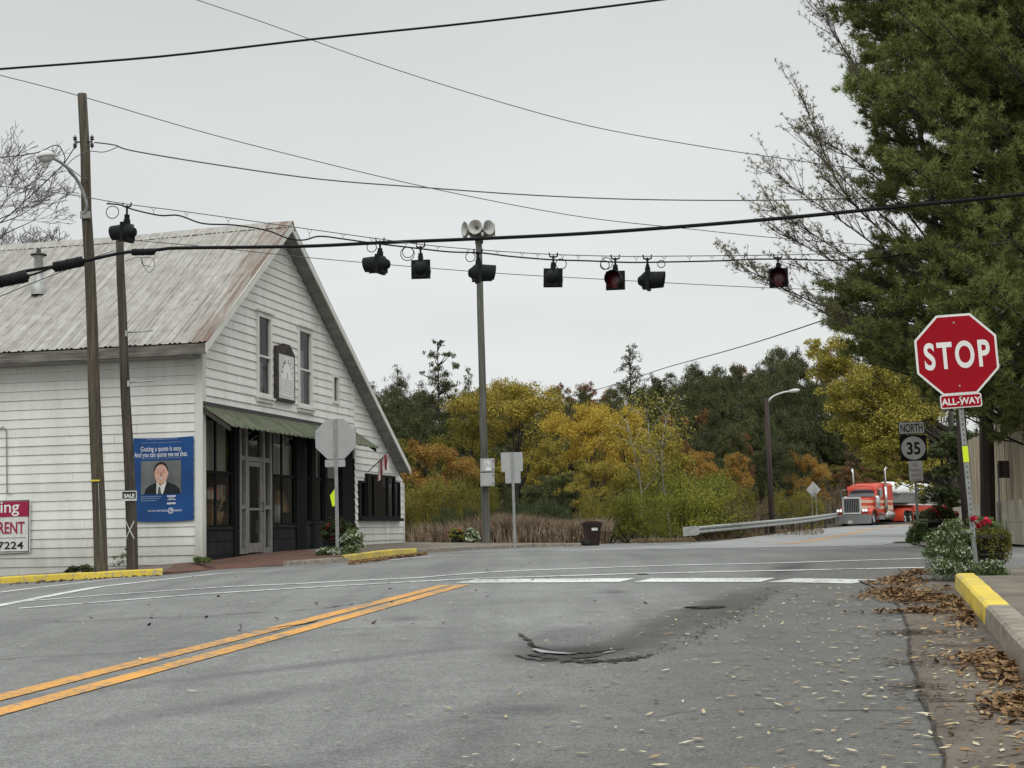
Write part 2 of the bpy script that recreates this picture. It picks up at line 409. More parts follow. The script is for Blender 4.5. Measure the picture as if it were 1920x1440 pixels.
# crumbled asphalt edges round the pothole
def crumbs(px,n,spread,name='road_crack',sz=1.0):
    P=[G(*p) for p in px]; r=random.Random(len(px)+n); g=MB(); Ls=[(q-p).length for p,q in zip(P,P[1:])]; T=sum(Ls)
    for _ in range(n):
        d=r.random(); d0=d*T
        for (p,q),L_ in zip(zip(P,P[1:]),Ls):
            if d0<=L_: break
            d0-=L_
        c=p.lerp(q,min(1,d0/L_)); k=math.sin(math.pi*min(1,max(0,d)))**.6
        x,y=c.x+r.gauss(0,spread*.5)*k,c.y+r.gauss(0,spread*1.6)*k; s_=r.uniform(.006,.03)*(.5+k)*sz; a=r.uniform(0,6.28); z=zg(x,y)-dip(*ab(x,y))+.005
        m_=r.randint(4,6); g.face([(x+s_*r.uniform(.6,1.3)*math.cos(a+6.28*i/m_)*1.3,y+s_*r.uniform(.6,1.3)*math.sin(a+6.28*i/m_)*1.6,z+r.uniform(0,.004)) for i in range(m_)])
    struct(g.build(name,'crumb'))
plain('crumb',(.045,.043,.04),.95,var=.6,sc=14)
crumbs([(966,1226),(1010,1236),(1095,1241),(1180,1238),(1225,1228)],300,.035,'road_crack',.55)
crumbs([(972,1188),(985,1197),(1002,1208)],70,.02,'road_crack',.5)
crumbs([(990,1205),(1030,1213),(1090,1215),(1170,1212)],260,.03,'road_crack',.5)
crumbs([(990,1222),(1050,1226),(1130,1226)],160,.05)
crumbs([(1180,1238),(1280,1205),(1380,1155),(1440,1115)],420,.13,'road_crack',.34)
crumbs([(1286,1139),(1325,1139.5),(1357,1138.5)],200,.03)
crumbs([(480,1183),(520,1178),(575,1170),(600,1163)],90,.006,'road_crack',.5)
crumbs([(1195,1077),(1215,1076.5)],50,.03)
# thin meandering cracks in the old surface
def hair(a0,b0,ang,L_,seed,w=.006):
    r=random.Random(seed); x,y=xy(a0,b0); g=MB(); pts=[]; th=ang
    for i in range(int(L_/.12)):
        pts.append((x,y)); th+=r.gauss(0,.28)-.12*(th-ang); x+=.12*math.cos(th); y+=.12*math.sin(th)
    rows=[]
    for i,(x,y) in enumerate(pts):
        q=pts[min(i+1,len(pts)-1)]; p=pts[max(i-1,0)]; d=Vector((q[0]-p[0],q[1]-p[1])).normalized(); ww=w*r.uniform(.3,1.4)*(1-abs(2*i/len(pts)-1)**4)
        z=zg(x,y)-dip(*ab(x,y))+.005; rows.append(((x+d.y*ww,y-d.x*ww,z),(x-d.y*ww,y+d.x*ww,z)))
    for p,q in zip(rows,rows[1:]): g.face((p[0],q[0],q[1],p[1]))
    struct(g.build('road_crack','crumb'))
hair(7.5,-1.2,R(8),3.2,1,.007); hair(9,-6.5,R(70),5,2); hair(12.5,-3.3,R(150),3.0,3); hair(6.2,-2.4,R(172),2.6,4,.008); hair(14,-8.5,R(20),6,5,.012); hair(5.2,-3.8,R(-3),4.5,6,.008); hair(15,-.8,R(80),3.5,7)
# ================================================================== the old store
PL=at(378,1050,33.0); PR=at(756,1012,47.3)
hd=(PR-PL); HA=math.atan2(hd.y,hd.x)
store=thing('store_building','old white clapboard store with rusty metal roof and green awning over a dark shopfront','building',PL,(0,0,HA))
HM=Matrix.Translation(PL)@Matrix.Rotation(HA,4,'Z'); HI=HM.inverted()
def FW(px,py,y=0):
    o=HI@CAM; d=HI.to_3x3()@ray(px,py); t=(y-o.y)/d.y; p=o+d*t; return p.x,p.z
def LW(px,py,x=0):
    o=HI@CAM; d=HI.to_3x3()@ray(px,py); t=(x-o.x)/d.x; p=o+d*t; return p.y,p.z
# materials
def siding_mat(name,lo,hi):
    m,n,l,b=base(name)
    gm=n.new('ShaderNodeNewGeometry')
    c=ramp(n,gm.outputs['Random Per Island'],[(0,lo),(1,hi)],l)
    st=noise(n,l,(2.2,2.2,.35),1,5,.65); c=mix(n,l,c,ramp(n,st,[(.28,(.82,.81,.77)),(.6,(1,1,1))],l),.8,'MULTIPLY')
    ch=noise(n,l,(1,1,2.5),3,7,.72); c=mix(n,l,c,(.30,.285,.24),ramp(n,ch,[(.60,(0,0,0)),(.72,(.55,.55,.55))],l))
    # mildew and splash dirt on the lowest boards
    t=n.new('ShaderNodeTexCoord'); s=n.new('ShaderNodeSeparateXYZ'); l.new(t.outputs['Object'],s.inputs[0])
    low=ramp(n,math_(n,l,'ADD',math_(n,l,'MULTIPLY',s.outputs[2],.55),math_(n,l,'MULTIPLY',noise(n,l,(3,3,.8),1,5),.7)),[(.3,(1,1,1)),(.85,(0,0,0))],l)
    c=mix(n,l,c,(.25,.245,.20),math_(n,l,'MULTIPLY',low,.55))
    l.new(c,b.inputs['Base Color']); b.inputs['Roughness'].default_value=.65; b.inputs['Specular IOR Level'].default_value=.25
    bump(n,l,noise(n,l,(1,1,6),5,4),b,.25,.006); MATS[name]=m
siding_mat('siding',(.70,.705,.67),(.79,.795,.765))
siding_mat('white_trim',(.62,.62,.585),(.69,.69,.65))
plain('gap_shade_black',(.012,.011,.010),.95)  # near-black colour that paints the shadow lines between clapboards
plain('grey_soffit',(.23,.225,.215),.8,var=.3,sc=2,scale=(1,1,4))
plain('weathered_wood',(.15,.138,.122),.9,var=.5,sc=3,scale=(6,.6,6))
plain('shop_black',(.012,.013,.014),.85,var=.3,spec=.08)
plain('shop_panel',(.024,.025,.026),.8,var=.3,sc=3,spec=.1)
plain('shop_grey',(.20,.195,.18),.6,var=.2)
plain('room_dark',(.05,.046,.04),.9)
plain('bracket_wood',(.05,.042,.038),.9,var=.4)
plain('curtain',(.34,.35,.32),.9,var=.15,sc=3,scale=(8,8,.3))
plain('curtain_pale',(.34,.34,.33),.9,var=.2,sc=3,scale=(8,8,.3))
def glass(name,tint,refl=.22):
    m,n,l,b=base(name); n.remove(b)
    t=n.new('ShaderNodeBsdfTransparent'); t.inputs[0].default_value=(*tint,1)
    g=n.new('ShaderNodeBsdfGlossy'); g.inputs['Roughness'].default_value=.04; g.inputs[0].default_value=(.9,.93,.93,1)
    bn=n.new('ShaderNodeBump'); bn.inputs['Strength'].default_value=.12; bn.inputs['Distance'].default_value=.05; l.new(noise(n,l,(1,1,1),1.3,1),bn.inputs['Height']); l.new(bn.outputs[0],g.inputs['Normal'])
    f=n.new('ShaderNodeFresnel'); f.inputs[0].default_value=1.5; s=n.new('ShaderNodeMixShader')
    l.new(math_(n,l,'ADD',math_(n,l,'MULTIPLY',f.outputs[0],.42),refl*.12),s.inputs[0]); l.new(t.outputs[0],s.inputs[1]); l.new(g.outputs[0],s.inputs[2]); l.new(s.outputs[0],n['Material Output'].inputs[0]); MATS[name]=m
glass('glass',(.80,.83,.80)); glass('glass_dark',(.3,.33,.32))
# metal roof: white paint weathered in streaks down the slope, rust by the rake
RT=None
def roof_mat(name,wht,gry,rust_amt,sw=False):
    q=(lambda a,b_,c_:(b_,a,c_)) if sw else (lambda a,b_,c_:(a,b_,c_))
    m,n,l,b=base(name)
    a1=noise(n,l,q(.5,7,.5),1,6,.7); a2=noise(n,l,q(1.1,22,1.1),1,5,.7)
    f=math_(n,l,'ADD',math_(n,l,'MULTIPLY',a1,.5),math_(n,l,'MULTIPLY',a2,.5))
    c=ramp(n,f,[(.36,gry),(.5,[(x+y)/2 for x,y in zip(wht,gry)]),(.6,wht)],l)
    pt=noise(n,l,(1,1,1),3.2,6,.75); c=mix(n,l,c,(.17,.145,.115),ramp(n,pt,[(.47,(0,0,0)),(.66,(.65,.65,.65))],l))
    t=n.new('ShaderNodeTexCoord'); s=n.new('ShaderNodeSeparateXYZ'); l.new(t.outputs['Object'],s.inputs[0])
    near=ramp(n,math_(n,l,'ADD',math_(n,l,'MULTIPLY',s.outputs[1],.30),math_(n,l,'MULTIPLY',noise(n,l,(.6,9,.6),1,5,.6),1.0)),[(.34,(1,1,1)),(.58,(0,0,0))],l)
    c=mix(n,l,c,ramp(n,a2,[(.35,(.06,.03,.018)),(.65,(.19,.105,.06))],l),math_(n,l,'MULTIPLY',near,rust_amt))
    sp_=ramp(n,noise(n,l,(.45,3,.45),1,6,.7),[(.62,(0,0,0)),(.72,(.6,.6,.6))],l)
    c=mix(n,l,c,(.17,.10,.06),math_(n,l,'MULTIPLY',sp_,rust_amt))
    l.new(c,b.inputs['Base Color']); b.inputs['Roughness'].default_value=.55; b.inputs['Metallic'].default_value=.0; MATS[name]=m
roof_mat('roof_metal',(.43,.42,.395),(.20,.19,.17),.9)
roof_mat('awning_metal',(.10,.135,.06),(.02,.032,.016),.05,True)
# profile of the roof in the rake plane (y=-.4)
OV=-.42
Ex,Ez=FW(388,641,OV); Ax,Az=FW(548.5,417,OV); Rx,Rz=FW(771,877,OV)
DEP=17.0
def roofz(x):
    return lerp(Ez,Az,(x-Ex)/(Ax-Ex)) if x<Ax else lerp(Az,Rz,(x-Ax)/(Rx-Ax))
WX=FW(755.5,950)[0]; SEAM=FW(662,800)[0]
under=.16
# --- clapboards
def clap(bands,lim,openings,fn,seed,x_extra=None):
    """lim(z)->(x0,x1); fn(x,z,proud)->point"""
    g=MB(); rng=random.Random(seed)
    for z0,z1 in bands:
        cuts=sorted(set([z0,z1]+[z for o in openings for z in (o[2],o[3]) if z0<z<z1]))
        for c0,c1 in zip(cuts,cuts[1:]):
            zm=(c0+c1)/2; a0,a1=lim(c0); b0,b1=lim(c1)
            if a1-a0<.02: continue
            segs=[(a0,a1)]
            for o in openings:
                if o[2]<zm<o[3]:
                    ns=[]
                    for s0,s1 in segs:
                        if o[1]<=s0 or o[0]>=s1: ns.append((s0,s1)); continue
                        if o[0]>s0: ns.append((s0,o[0]))
                        if o[1]<s1: ns.append((o[1],s1))
                    segs=ns
            p0=.030-.024*(c0-z0)/(z1-z0); p1=.030-.024*(c1-z0)/(z1-z0)
            if c1==z1: c1=c1-.005
            for s0,s1 in segs:
                brk=[s0]; x=s0+rng.uniform(1.2,4.2)
                while x<s1-.6: brk.append(x); x+=rng.uniform(2.2,4.3)
                brk.append(s1)
                for q0,q1 in zip(brk,brk[1:]):
                    e0=q0 if q0==s0 else q0+.003
                    t0=b0 if (q0==s0 and abs(s0-a0)<1e-6) else e0; t1=b1 if (q1==s1 and abs(s1-a1)<1e-6) else q1
                    if t1<t0: t1=t0=(t0+t1)/2
                    j=rng.uniform(-.003,.005)
                    A,B,C,D=fn(e0,c0,p0+j),fn(q1,c0,p0+j),fn(t1,c1,p1),fn(t0,c1,p1)
                    A2,B2=fn(e0,c0,-.01),fn(q1,c0,-.01)
                    i=len(g.v); g.v+=[A,B,C,D,A2,B2]; g.f+=[(i,i+1,i+2,i+3),(i+4,i+5,i+1,i)]; g.sm+=[False]*2
    return g
def bands(z0,z1,h,seed):
    rng=random.Random(seed); out=[]; z=z0
    while z<z1:
        k=h+rng.uniform(-.008,.008); out.append((z,min(z+k,z1))); z+=k
    return out
ztop=Az-.1
sx0=FW(379,900)[0]; sx1=FW(664,900)[0]; aw_top=FW(490,783)[1]
win1=(FW(479,660)[0],FW(507,660)[0],FW(480,742)[1],FW(480,583)[1])
win2=(FW(556,690)[0],FW(583,690)[0],FW(559,762)[1],FW(556,611)[1])
win3=(FW(621,730)[0],FW(633,730)[0],FW(623,756)[1],FW(621,700)[1])
bay=(FW(683,930)[0],FW(735,930)[0],FW(684,971)[1],FW(684,888)[1])
bayL=(FW(670,930)[0],FW(683,930)[0],bay[2],FW(671,901)[1])
bayR=(FW(735,930)[0],FW(747,930)[0],bay[2],FW(746,904)[1])
ops=[(sx0,sx1,-1,aw_top-.05),win1,win2,win3,bay,bayL,bayR]
def xl_of(z):                     # x where roof underside = z on the left slope
    t=(z+under-Ez)/(Az-Ez); return max(0,lerp(Ex,Ax,t))
def xr_of(z,mx):
    t=(z+under-Rz)/(Az-Rz); return min(mx,lerp(Rx,Ax,t))
fnF=lambda x,z,p:(x,-p,z)
EXP=.205
gm=clap(bands(-.35,ztop,EXP,1),lambda z:(xl_of(z),max(xl_of(z),xr_of(z,SEAM-.03))),ops,fnF,2); gm.build('front_wall','siding',store)
gm=clap(bands(-.30,6,EXP*.97,4),lambda z:(SEAM+.03,max(SEAM+.03,xr_of(z,WX))),ops,fnF,5); gm.build('side_addition_wall','siding',store)
lw=roofz(0)-.05
gm=clap(bands(-.5,lw,EXP,8),lambda z:(-DEP,0),[],lambda x,z,p:(-p,-x,z),9); gm.build('left_wall','siding',store)
g=MB(); g.face([(.02,.012,-.35),(sx0-.01,.012,-.35),(sx0-.01,.012,aw_top-.1),(.02,.012,aw_top-.1)])
g.face([(.02,.0125,aw_top-.1),(win1[0],.0125,aw_top-.1),(win1[0],.0125,roofz(win1[0])-.3),(.02,.0125,roofz(0)-.25)]); g.face([(win1[1],.0125,aw_top-.1),(win2[0],.0125,aw_top-.1),(win2[0],.0125,roofz(win2[0])-.3),(Ax,.0125,Az-.3),(win1[1],.0125,roofz(win1[1])-.3)]); g.face([(win2[1],.0125,aw_top-.1),(win3[0],.0125,aw_top-.1),(win3[0],.0125,roofz(win3[0])-.3),(win2[1],.0125,roofz(win2[1])-.3)]); g.face([(win3[1],.0125,aw_top-.1),(SEAM,.0125,aw_top-.1),(SEAM,.0125,roofz(SEAM)-.3),(win3[1],.0125,roofz(win3[1])-.3)]); g.face([(sx1+.01,.0122,-.3),(bayL[0],.0122,-.3),(bayL[0],.0122,aw_top-.1),(sx1+.01,.0122,aw_top-.1)]); g.face([(bayL[0],.0124,-.3),(WX-.03,.0124,-.3),(WX-.03,.0124,bay[2]),(bayL[0],.0124,bay[2])]); g.face([(bayL[0],.0124,bay[3]),(WX-.03,.0124,bay[3]),(WX-.03,.0124,roofz(WX)-.3),(bayL[0],.0124,roofz(bayL[0])-.3)])
g.face([(.012,.02,-.5),(.012,DEP,-.5),(.012,DEP,lw),(.012,.02,lw)]); g.build('gap_shade_sheet','gap_shade_black',store)  # black sheet behind the board gaps, standing in for shade under each board
g=MB(); g.bb(.25,WX-.02,DEP-.05,DEP,-.6,3.2); g.bb(WX-.06,WX-.02,.08,DEP-.06,-.6,roofz(WX)-.2); g.build('rear_walls','siding',store)
# corner boards / seam / frieze
g=MB(); g.bb(-.035,.14,-.045,-.034,-.45,roofz(.0)-.3); g.bb(-.045,-.034,-.034,.13,-.45,roofz(0)-.3); g.build('corner_board','white_trim',store)
g=MB(); g.bb(SEAM-.045,SEAM+.045,-.046,.0,aw_top-.7,roofz(SEAM)-under); g.build('corner_board','white_trim',store)
g=MB(); g.bb(WX-.07,WX+.03,-.046,.05,-.4,roofz(WX)-under-.02); g.build('corner_board','white_trim',store)
# roof planes with ribs
def roof_plane(x0,z0,x1,z1,name,pitch=.23):
    g=MB(); L=math.hypot(x1-x0,z1-z0); nx,nz=-(z1-z0)/L,(x1-x0)/L
    if nz<0: nx,nz=-nx,-nz
    ys=[]; y=OV; rng=random.Random(12)
    while y<DEP+.4:
        ys+= [(y,0),(y+.03,.028),(y+.05,.028),(y+.08,0)]; y+=pitch*(.5 if int(y*10)%3 else 1)
    ys.append((DEP+.4,0)); K=7
    sag=lambda t,y:-.05*math.sin(math.pi*t)-.10*sst(0,5,y)*sst(0,1,t)
    for y,h in ys:
        for k in range(K+1):
            t=k/K; s=sag(t,y); g.v.append((lerp(x0,x1,t)+nx*h,y,lerp(z0,z1,t)+nz*h+s))
    for i in range(len(ys)-1):
        for k in range(K):
            a=i*(K+1)+k; g.f.append((a,a+1,a+K+2,a+K+1)); g.sm.append(False)
    return g.build(name,'roof_metal',store)
rl=roof_plane(Ex,Ez,Ax,Az,'roof'); rr=roof_plane(Rx,Rz,Ax,Az,'roof')
g=MB()
for i in range(24):
    y0,y1=OV-.02+i*.74,OV-.02+(i+1)*.74; s0,s1=-.10*sst(0,5,y0),-.10*sst(0,5,y1)
    for sx,sz in ((-.26,-.20),(.16,-.24)):
        g.face([(Ax,y0,Az+.04+s0),(Ax,y1,Az+.04+s1),(Ax+sx,y1,Az+.04+sz+s1),(Ax+sx,y0,Az+.04+sz+s0)])
g.build('ridge_cap','roof_metal',rl)
def raked(x0,z0,x1,z1,y0,y1,top,th,name,mat):
    g=MB(); g.prism([(x0,z0-top),(x1,z1-top),(x1,z1-top-th),(x0,z0-top-th)],lambda x,z,d:(x,d,z),y0,y1); return g.build(name,mat,store)
raked(Ex,Ez,Ax,Az,OV+.005,OV+.035,.02,.20,'rake_board','white_trim'); raked(Ax,Az,Rx,Rz,OV+.005,OV+.035,.03,.17,'rake_board','white_trim')
raked(Ex+.05,Ez,Ax-.05,Az,OV+.036,.0,.13,.02,'soffit','grey_soffit'); raked(Ax+.05,Az,Rx-.05,Rz,OV+.036,.0,.13,.02,'soffit','grey_soffit')
g=MB(); g.bb(Ex-.02,Ex+.03,OV+.04,DEP+.3,Ez-.25,Ez-.03); g.build('eave_board','weathered_wood',store)
g=MB(); g.bb(Ex+.03,-.05,.02,DEP,Ez-.27,Ez-.24); g.build('eave_soffit','grey_soffit',store)
# vent pipe on the roof
vx=None
o=HI@CAM; d=HI.to_3x3()@ray(72,545)
sl_=(Az-Ez)/(Ax-Ex); t=(Ez+sl_*(o.x-Ex)-o.z)/(d.z-sl_*d.x); vp=o+d*t
plain('galvanised',(.36,.37,.36),.5,metal=.3,var=.25); plain('dark_metal',(.03,.03,.03),.5)
g=MB(); g.lathe([(.17,-.1),(.17,.12),(.11,.16),(.10,.78),(.14,.80),(.14,.83)],14,Matrix.Translation(vp)); ve=g.build('vent_pipe','galvanised',store)
g=MB(); g.lathe([(.19,.84),(.19,.87),(.06,.90),(.05,1.0),(0,1.02)],14,Matrix.Translation(vp)); g.build('vent_cap','dark_metal',ve)
# --- windows
def win(name,x0,x1,z0,z1,y,fw,fd,cols,rows,fm,gm_,parent=store,pane_y=.03,sill=False,bar=.03):
    f=MB(); f.bb(x0,x0+fw,y-fd,y+.06,z0,z1); f.bb(x1-fw,x1,y-fd,y+.06,z0,z1); f.bb(x0+fw,x1-fw,y-fd,y+.06,z1-fw,z1); f.bb(x0+fw,x1-fw,y-fd,y+.06,z0,z0+fw*.8)
    for c in cols: f.bb(c-bar/2,c+bar/2,y-fd+.012,y+.05,z0+fw*.8,z1-fw)
    for r in rows: f.bb(x0+fw,x1-fw,y-fd+.009,y+.045,r-bar/2,r+bar/2)
    o=f.build(name,fm,parent)
    p=MB(); p.face([(x0+fw,y+pane_y,z0+fw*.8),(x1-fw,y+pane_y,z0+fw*.8),(x1-fw,y+pane_y,z1-fw),(x0+fw,y+pane_y,z1-fw)]); p.build('pane',gm_,o)
    if sill:
        q=MB(); q.bb(x0-.05,x1+.05,y-fd-.06,y+.02,z0-.05,z0-.003); q.bb(x0-.03,x1+.03,y-fd-.025,y,z0-.13,z0-.052); q.build('sill','white_trim',o)
        h=MB(); h.bb(x0-.04,x1+.04,y-fd-.05,y+.0,z1+.002,z1+.05); h.build('head_trim','white_trim',o)
    return o
for k,wn in enumerate((win1,win2)):
    zm=FW(482,666)[1] if k==0 else FW(558,691)[1]
    o=win('upper_window',wn[0],wn[1],wn[2],wn[3],-.03,.11,.03,[],[zm],'white_trim','glass',sill=True,bar=.05)
    c=MB()
    for i in range(12):
        x0=lerp(wn[0]+.1,wn[1]-.1,i/12); x1=lerp(wn[0]+.1,wn[1]-.1,(i+1)/12)
        c.face([(x0,.16+.02*(i%2),wn[2]),(x1,.16+.02*((i+1)%2),wn[2]),(x1,.16+.02*((i+1)%2),zm-.1 if k==0 else zm+.55),(x0,.16+.02*(i%2),zm-.1 if k==0 else zm+.55)])
    c.build('curtain','curtain_pale',o)
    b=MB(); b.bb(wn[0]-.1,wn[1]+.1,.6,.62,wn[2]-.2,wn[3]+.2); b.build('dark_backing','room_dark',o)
o=win('small_window',win3[0],win3[1],win3[2],win3[3],-.03,.09,.03,[],[],'white_trim','glass',sill=False)
b=MB(); b.bb(win3[0]-.1,win3[1]+.1,.3,.32,win3[2]-.2,win3[3]+.2); b.build('dark_backing','curtain',o)
# --- shopfront (set back a little behind the clapboards)
SY=.05
sf=lambda px,py:FW(px,py,SY)
zb=FW(475,1036,SY)[1]            # threshold
zsill=sf(420,988)[1]; ztr=sf(420,887)[1]; ztp=sf(450,812)[1]
posts=[(379,383),(437,446),(507.5,510),(554,571),(583,590),(607,612),(640,664)]
for p0,p1 in posts:
    g=MB(); x0,x1=sf(p0,930)[0],sf(p1,930)[0]; g.bb(x0,x1,SY-.04,SY+.10,-.35,aw_top-.02); g.build('shopfront_post','shop_black',store)
g=MB(); g.bb(sx0,sx1,SY-.03,SY+.08,ztp+.25,aw_top-.01); g.build('shopfront_lintel','shop_black',store)
def shopwin(pa,pb,mull,sillpx,trpx,name='shop_window',frame='shop_black'):
    xm=(pa+pb)/2; z0=sf(xm,sillpx)[1]; z1=ztp+.25; zt=sf(xm,trpx)[1]
    x0,x1=sf(pa,930)[0]+.004,sf(pb,930)[0]-.004
    o=win(name,x0,x1,z0,z1,SY,.05,.0,[sf(m_,930)[0] for m_ in mull],[zt],frame,'glass',bar=.07)
    b=MB(); b.bb(x0,x1,SY+.0,SY+.05,-.35,z0-.004)
    nn=3
    for i in range(1,nn): b.bb(x0,x1,SY-.012,SY-.001,lerp(-.2,z0,i/nn)-.012,lerp(-.2,z0,i/nn)+.012)
    b.bb(x0,x1,SY-.03,SY-.001,z0-.06,z0-.005)
    b.build('bulkhead','shop_panel',o)
    c=MB(); K=16
    for i in range(K):
        a0,a1=lerp(x0+.06,x1-.06,i/K),lerp(x0+.06,x1-.06,(i+1)/K); ya,yb=SY+.14+.02*(i%2),SY+.14+.02*((i+1)%2)
        c.face([(a0,ya,zt+.02),(a1,yb,zt+.02),(a1,yb,z1),(a0,ya,z1)])
    c.build('curtain','curtain',o)
    return o
shopwin(383,437,[406],988,886); shopwin(510,554,[530],984,893); shopwin(571,583,[],978,897); shopwin(590,607,[],977,898); shopwin(612,640,[],976,900)
# door unit
x0,x1=sf(446.5,950)[0],sf(507,950)[0]; d0,d1=sf(462,950)[0],sf(490,950)[0]; zd=sf(475,866)[1]
g=MB(); z1=ztp+.25
for a,b_ in ((x0,x0+.12),(x1-.12,x1),(d0-.14,d0-.01),(d1+.01,d1+.14)): g.bb(a,b_,SY-.05,SY+.07,zb-.02,z1)
for zz,h in ((zd+.06,.11),(zb+1.05,.09),(zb+.04,.12)):
    for a,b_ in ((x0+.121,d0-.141),(d1+.141,x1-.121)): g.bb(a,b_,SY-.045,SY+.065,zz-h/2,zz+h/2)
g.bb(d0-.009,d1+.009,SY-.045,SY+.065,zd+.01,zd+.11); g.bb(x0+.121,x1-.121,SY-.044,SY+.064,z1-.05,z1-.002) if False else None
df=g.build('door_frame','shop_grey',store)
for u0,u1,w0 in ((x0+.13,d0-.142,zb+.1),(d1+.142,x1-.13,zb+.1),(d0-.008,d1+.008,zd+.115)):
    p=MB(); p.face([(u0,SY+.02,w0),(u1,SY+.02,w0),(u1,SY+.02,z1),(u0,SY+.02,z1)]); p.build('pane','glass',df)
g=MB(); g.bb(d0,d0+.11,SY-.03,SY+.04,zb,zd); g.bb(d1-.11,d1,SY-.03,SY+.04,zb,zd); g.bb(d0+.111,d1-.111,SY-.028,SY+.038,zd-.11,zd); g.bb(d0+.111,d1-.111,SY-.028,SY+.038,zb,zb+.22); g.bb(d0+.111,d1-.111,SY-.026,SY+.036,zb+.98,zb+1.03)
dr=g.build('shop_door','shop_grey',store)
p=MB(); p.face([(d0+.112,SY,zb+.222),(d1-.112,SY,zb+.222),(d1-.112,SY,zd-.112),(d0+.112,SY,zd-.112)]); p.build('pane','glass',dr)
p=MB(); p.tube([(d1-.06,SY-.03,zb+.95),(d1-.06,SY-.09,zb+.95),(d1-.06,SY-.09,zb+1.15),(d1-.06,SY-.03,zb+1.15)],.012,6); p.build('handle','dark_metal',dr)
# interior shell
g=MB(); xx1=sx1+.1
g.face([(.1,3.4,-.3),(xx1,3.4,-.3),(xx1,3.4,aw_top),(.1,3.4,aw_top)]); g.face([(.1,.12,-.02),(xx1,.12,-.02),(xx1,3.4,-.02),(.1,3.4,-.02)]); g.face([(.1,.12,aw_top),(xx1,.12,aw_top),(xx1,3.4,aw_top),(.1,3.4,aw_top)])
g.face([(.1,.12,-.3),(.1,3.4,-.3),(.1,3.4,aw_top),(.1,.12,aw_top)]); g.face([(xx1,.12,-.3),(xx1,3.4,-.3),(xx1,3.4,aw_top),(xx1,.12,aw_top)])
g.build('shop_interior','room_dark',store)
# bay of dark windows in the addition
plain('bay_black',(.013,.013,.014),.7,spec=.1)
g=MB(); Yb=-.02
win('bay_window',bay[0],bay[1],bay[2],bay[3],-.10,.07,.02,[lerp(bay[0],bay[1],.25),lerp(bay[0],bay[1],.74)],[],'bay_black','glass_dark',bar=.12)
win('bay_window',bayL[0],bayL[1]-.005,bayL[2],bayL[3],-.05,.06,.02,[],[],'bay_black','glass_dark'); win('bay_window',bayR[0]+.005,bayR[1],bayR[2],bayR[3],-.05,.06,.02,[],[],'bay_black','glass_dark')
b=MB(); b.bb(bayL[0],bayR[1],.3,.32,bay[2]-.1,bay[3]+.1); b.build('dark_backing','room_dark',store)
g=MB(); g.bb(bayL[0]-.03,bayR[1]+.03,-.16,-.03,bay[2]-.09,bay[2]-.003); g.build('bay_sill','bay_black',store)
# --- awning
ax0=FW(377,765)[0]; axr=lerp(SEAM,sx1,.5)+.05; ato=FW(490,778.5)[1]
OD=.72; dropz=ato-.5
g=MB(); K=int((axr-ax0)/.19)
for i in range(K):
    a0,a1=lerp(ax0,axr,i/K),lerp(ax0,axr,(i+1)/K); w_=a1-a0; jag=.02*math.sin(i*2.3)
    for u0,u1,e0,e1 in ((a0,a0+.55*w_,.0,.0),(a0+.55*w_,a0+.68*w_,0,.05),(a0+.68*w_,a0+.76*w_,.05,.05),(a0+.76*w_,a1,.05,0)):
        g.face([(u0,-.035,ato-.04+e0),(u1,-.035,ato-.04+e1),(u1+.02,-OD+jag,dropz+e1),(u0+.02,-OD+jag,dropz+e0)])
aw=g.build('awning','awning_metal',store)
g=MB(); g.bb(ax0,axr,-.06,-.03,ato-.03,ato+.07); g.build('awning_flashing','dark_metal',aw)
for x in (ax0+.03,lerp(ax0,axr,.36),lerp(ax0,axr,.68),axr-.05):
    g=MB(); g.prism([(-.03,ato-.06),(-OD+.06,dropz-.0),(-OD+.06,dropz-.09),(-.03,ato-.16)],lambda y,z,d:(x+d,y,z),-.03,.03); g.build('awning_bracket','bracket_wood',aw)
# --- pavement round the store
def wz(px,py,Y): return at(px,py,Y)
kl=[G(-260,1121),G(0,1095),G(150,1086.5),G(305,1078),G(400,1068.5),G(480,1064),G(540,1061),G(600,1056.5),G(655,1052.5),G(783,1038),G(880,1031.5),G(1000,1026),G(1085,1025)]
hh=[.125,.125,.125,.06,.012,.012,.03,.09,.13,.13,.12,.12,.12]
Wp=lambda x,y,z:HM@Vector((x,y,z))
wl=[Wp(-.2,8.5,-.40),Wp(-.2,4.8,-.28),Wp(-.2,2.4,-.17),Wp(-.2,.5,-.06),Wp(0,-.02,-.03),Wp(1.6,-.02,.02),Wp(2.7,-.02,.07),Wp(4.2,-.02,.1),Wp(6,-.02,.12),Wp(11.5,-.02,.18),Wp(14.6,-.02,.2),at(900,1017.5,58.5),at(1085,1018.5,60.5)]
def walk(i0,i1,name,mat,dz=0):
    g=MB(); N=6; rows=[]
    for i in range(i0,i1):
        S=5
        for s in range(S+(1 if i==i1-1 else 0)):
            t=s/S; k=kl[i].lerp(kl[i+1],t); h=lerp(hh[i],hh[i+1],t); q=wl[i].lerp(wl[i+1],t); k=Vector((k.x,k.y,zg(k.x,k.y)+h-.004))
            d=(q-k); d.z=0; d.normalize(); k=k+d*.10
            rows.append([k-Vector((0,0,.16))]+[k.lerp(q,j/N)+Vector((0,0,dz)) for j in range(N+1)])
    for a,b_ in zip(rows,rows[1:]):
        for j in range(N+1): g.face((a[j],b_[j],b_[j+1],a[j+1]),j>0)
    return struct(g.build(name,mat))
walk(0,3,'pavement','walk_concrete'); walk(3,8,'brick_pavement','brick_paving'); walk(8,12,'pavement','walk_concrete')
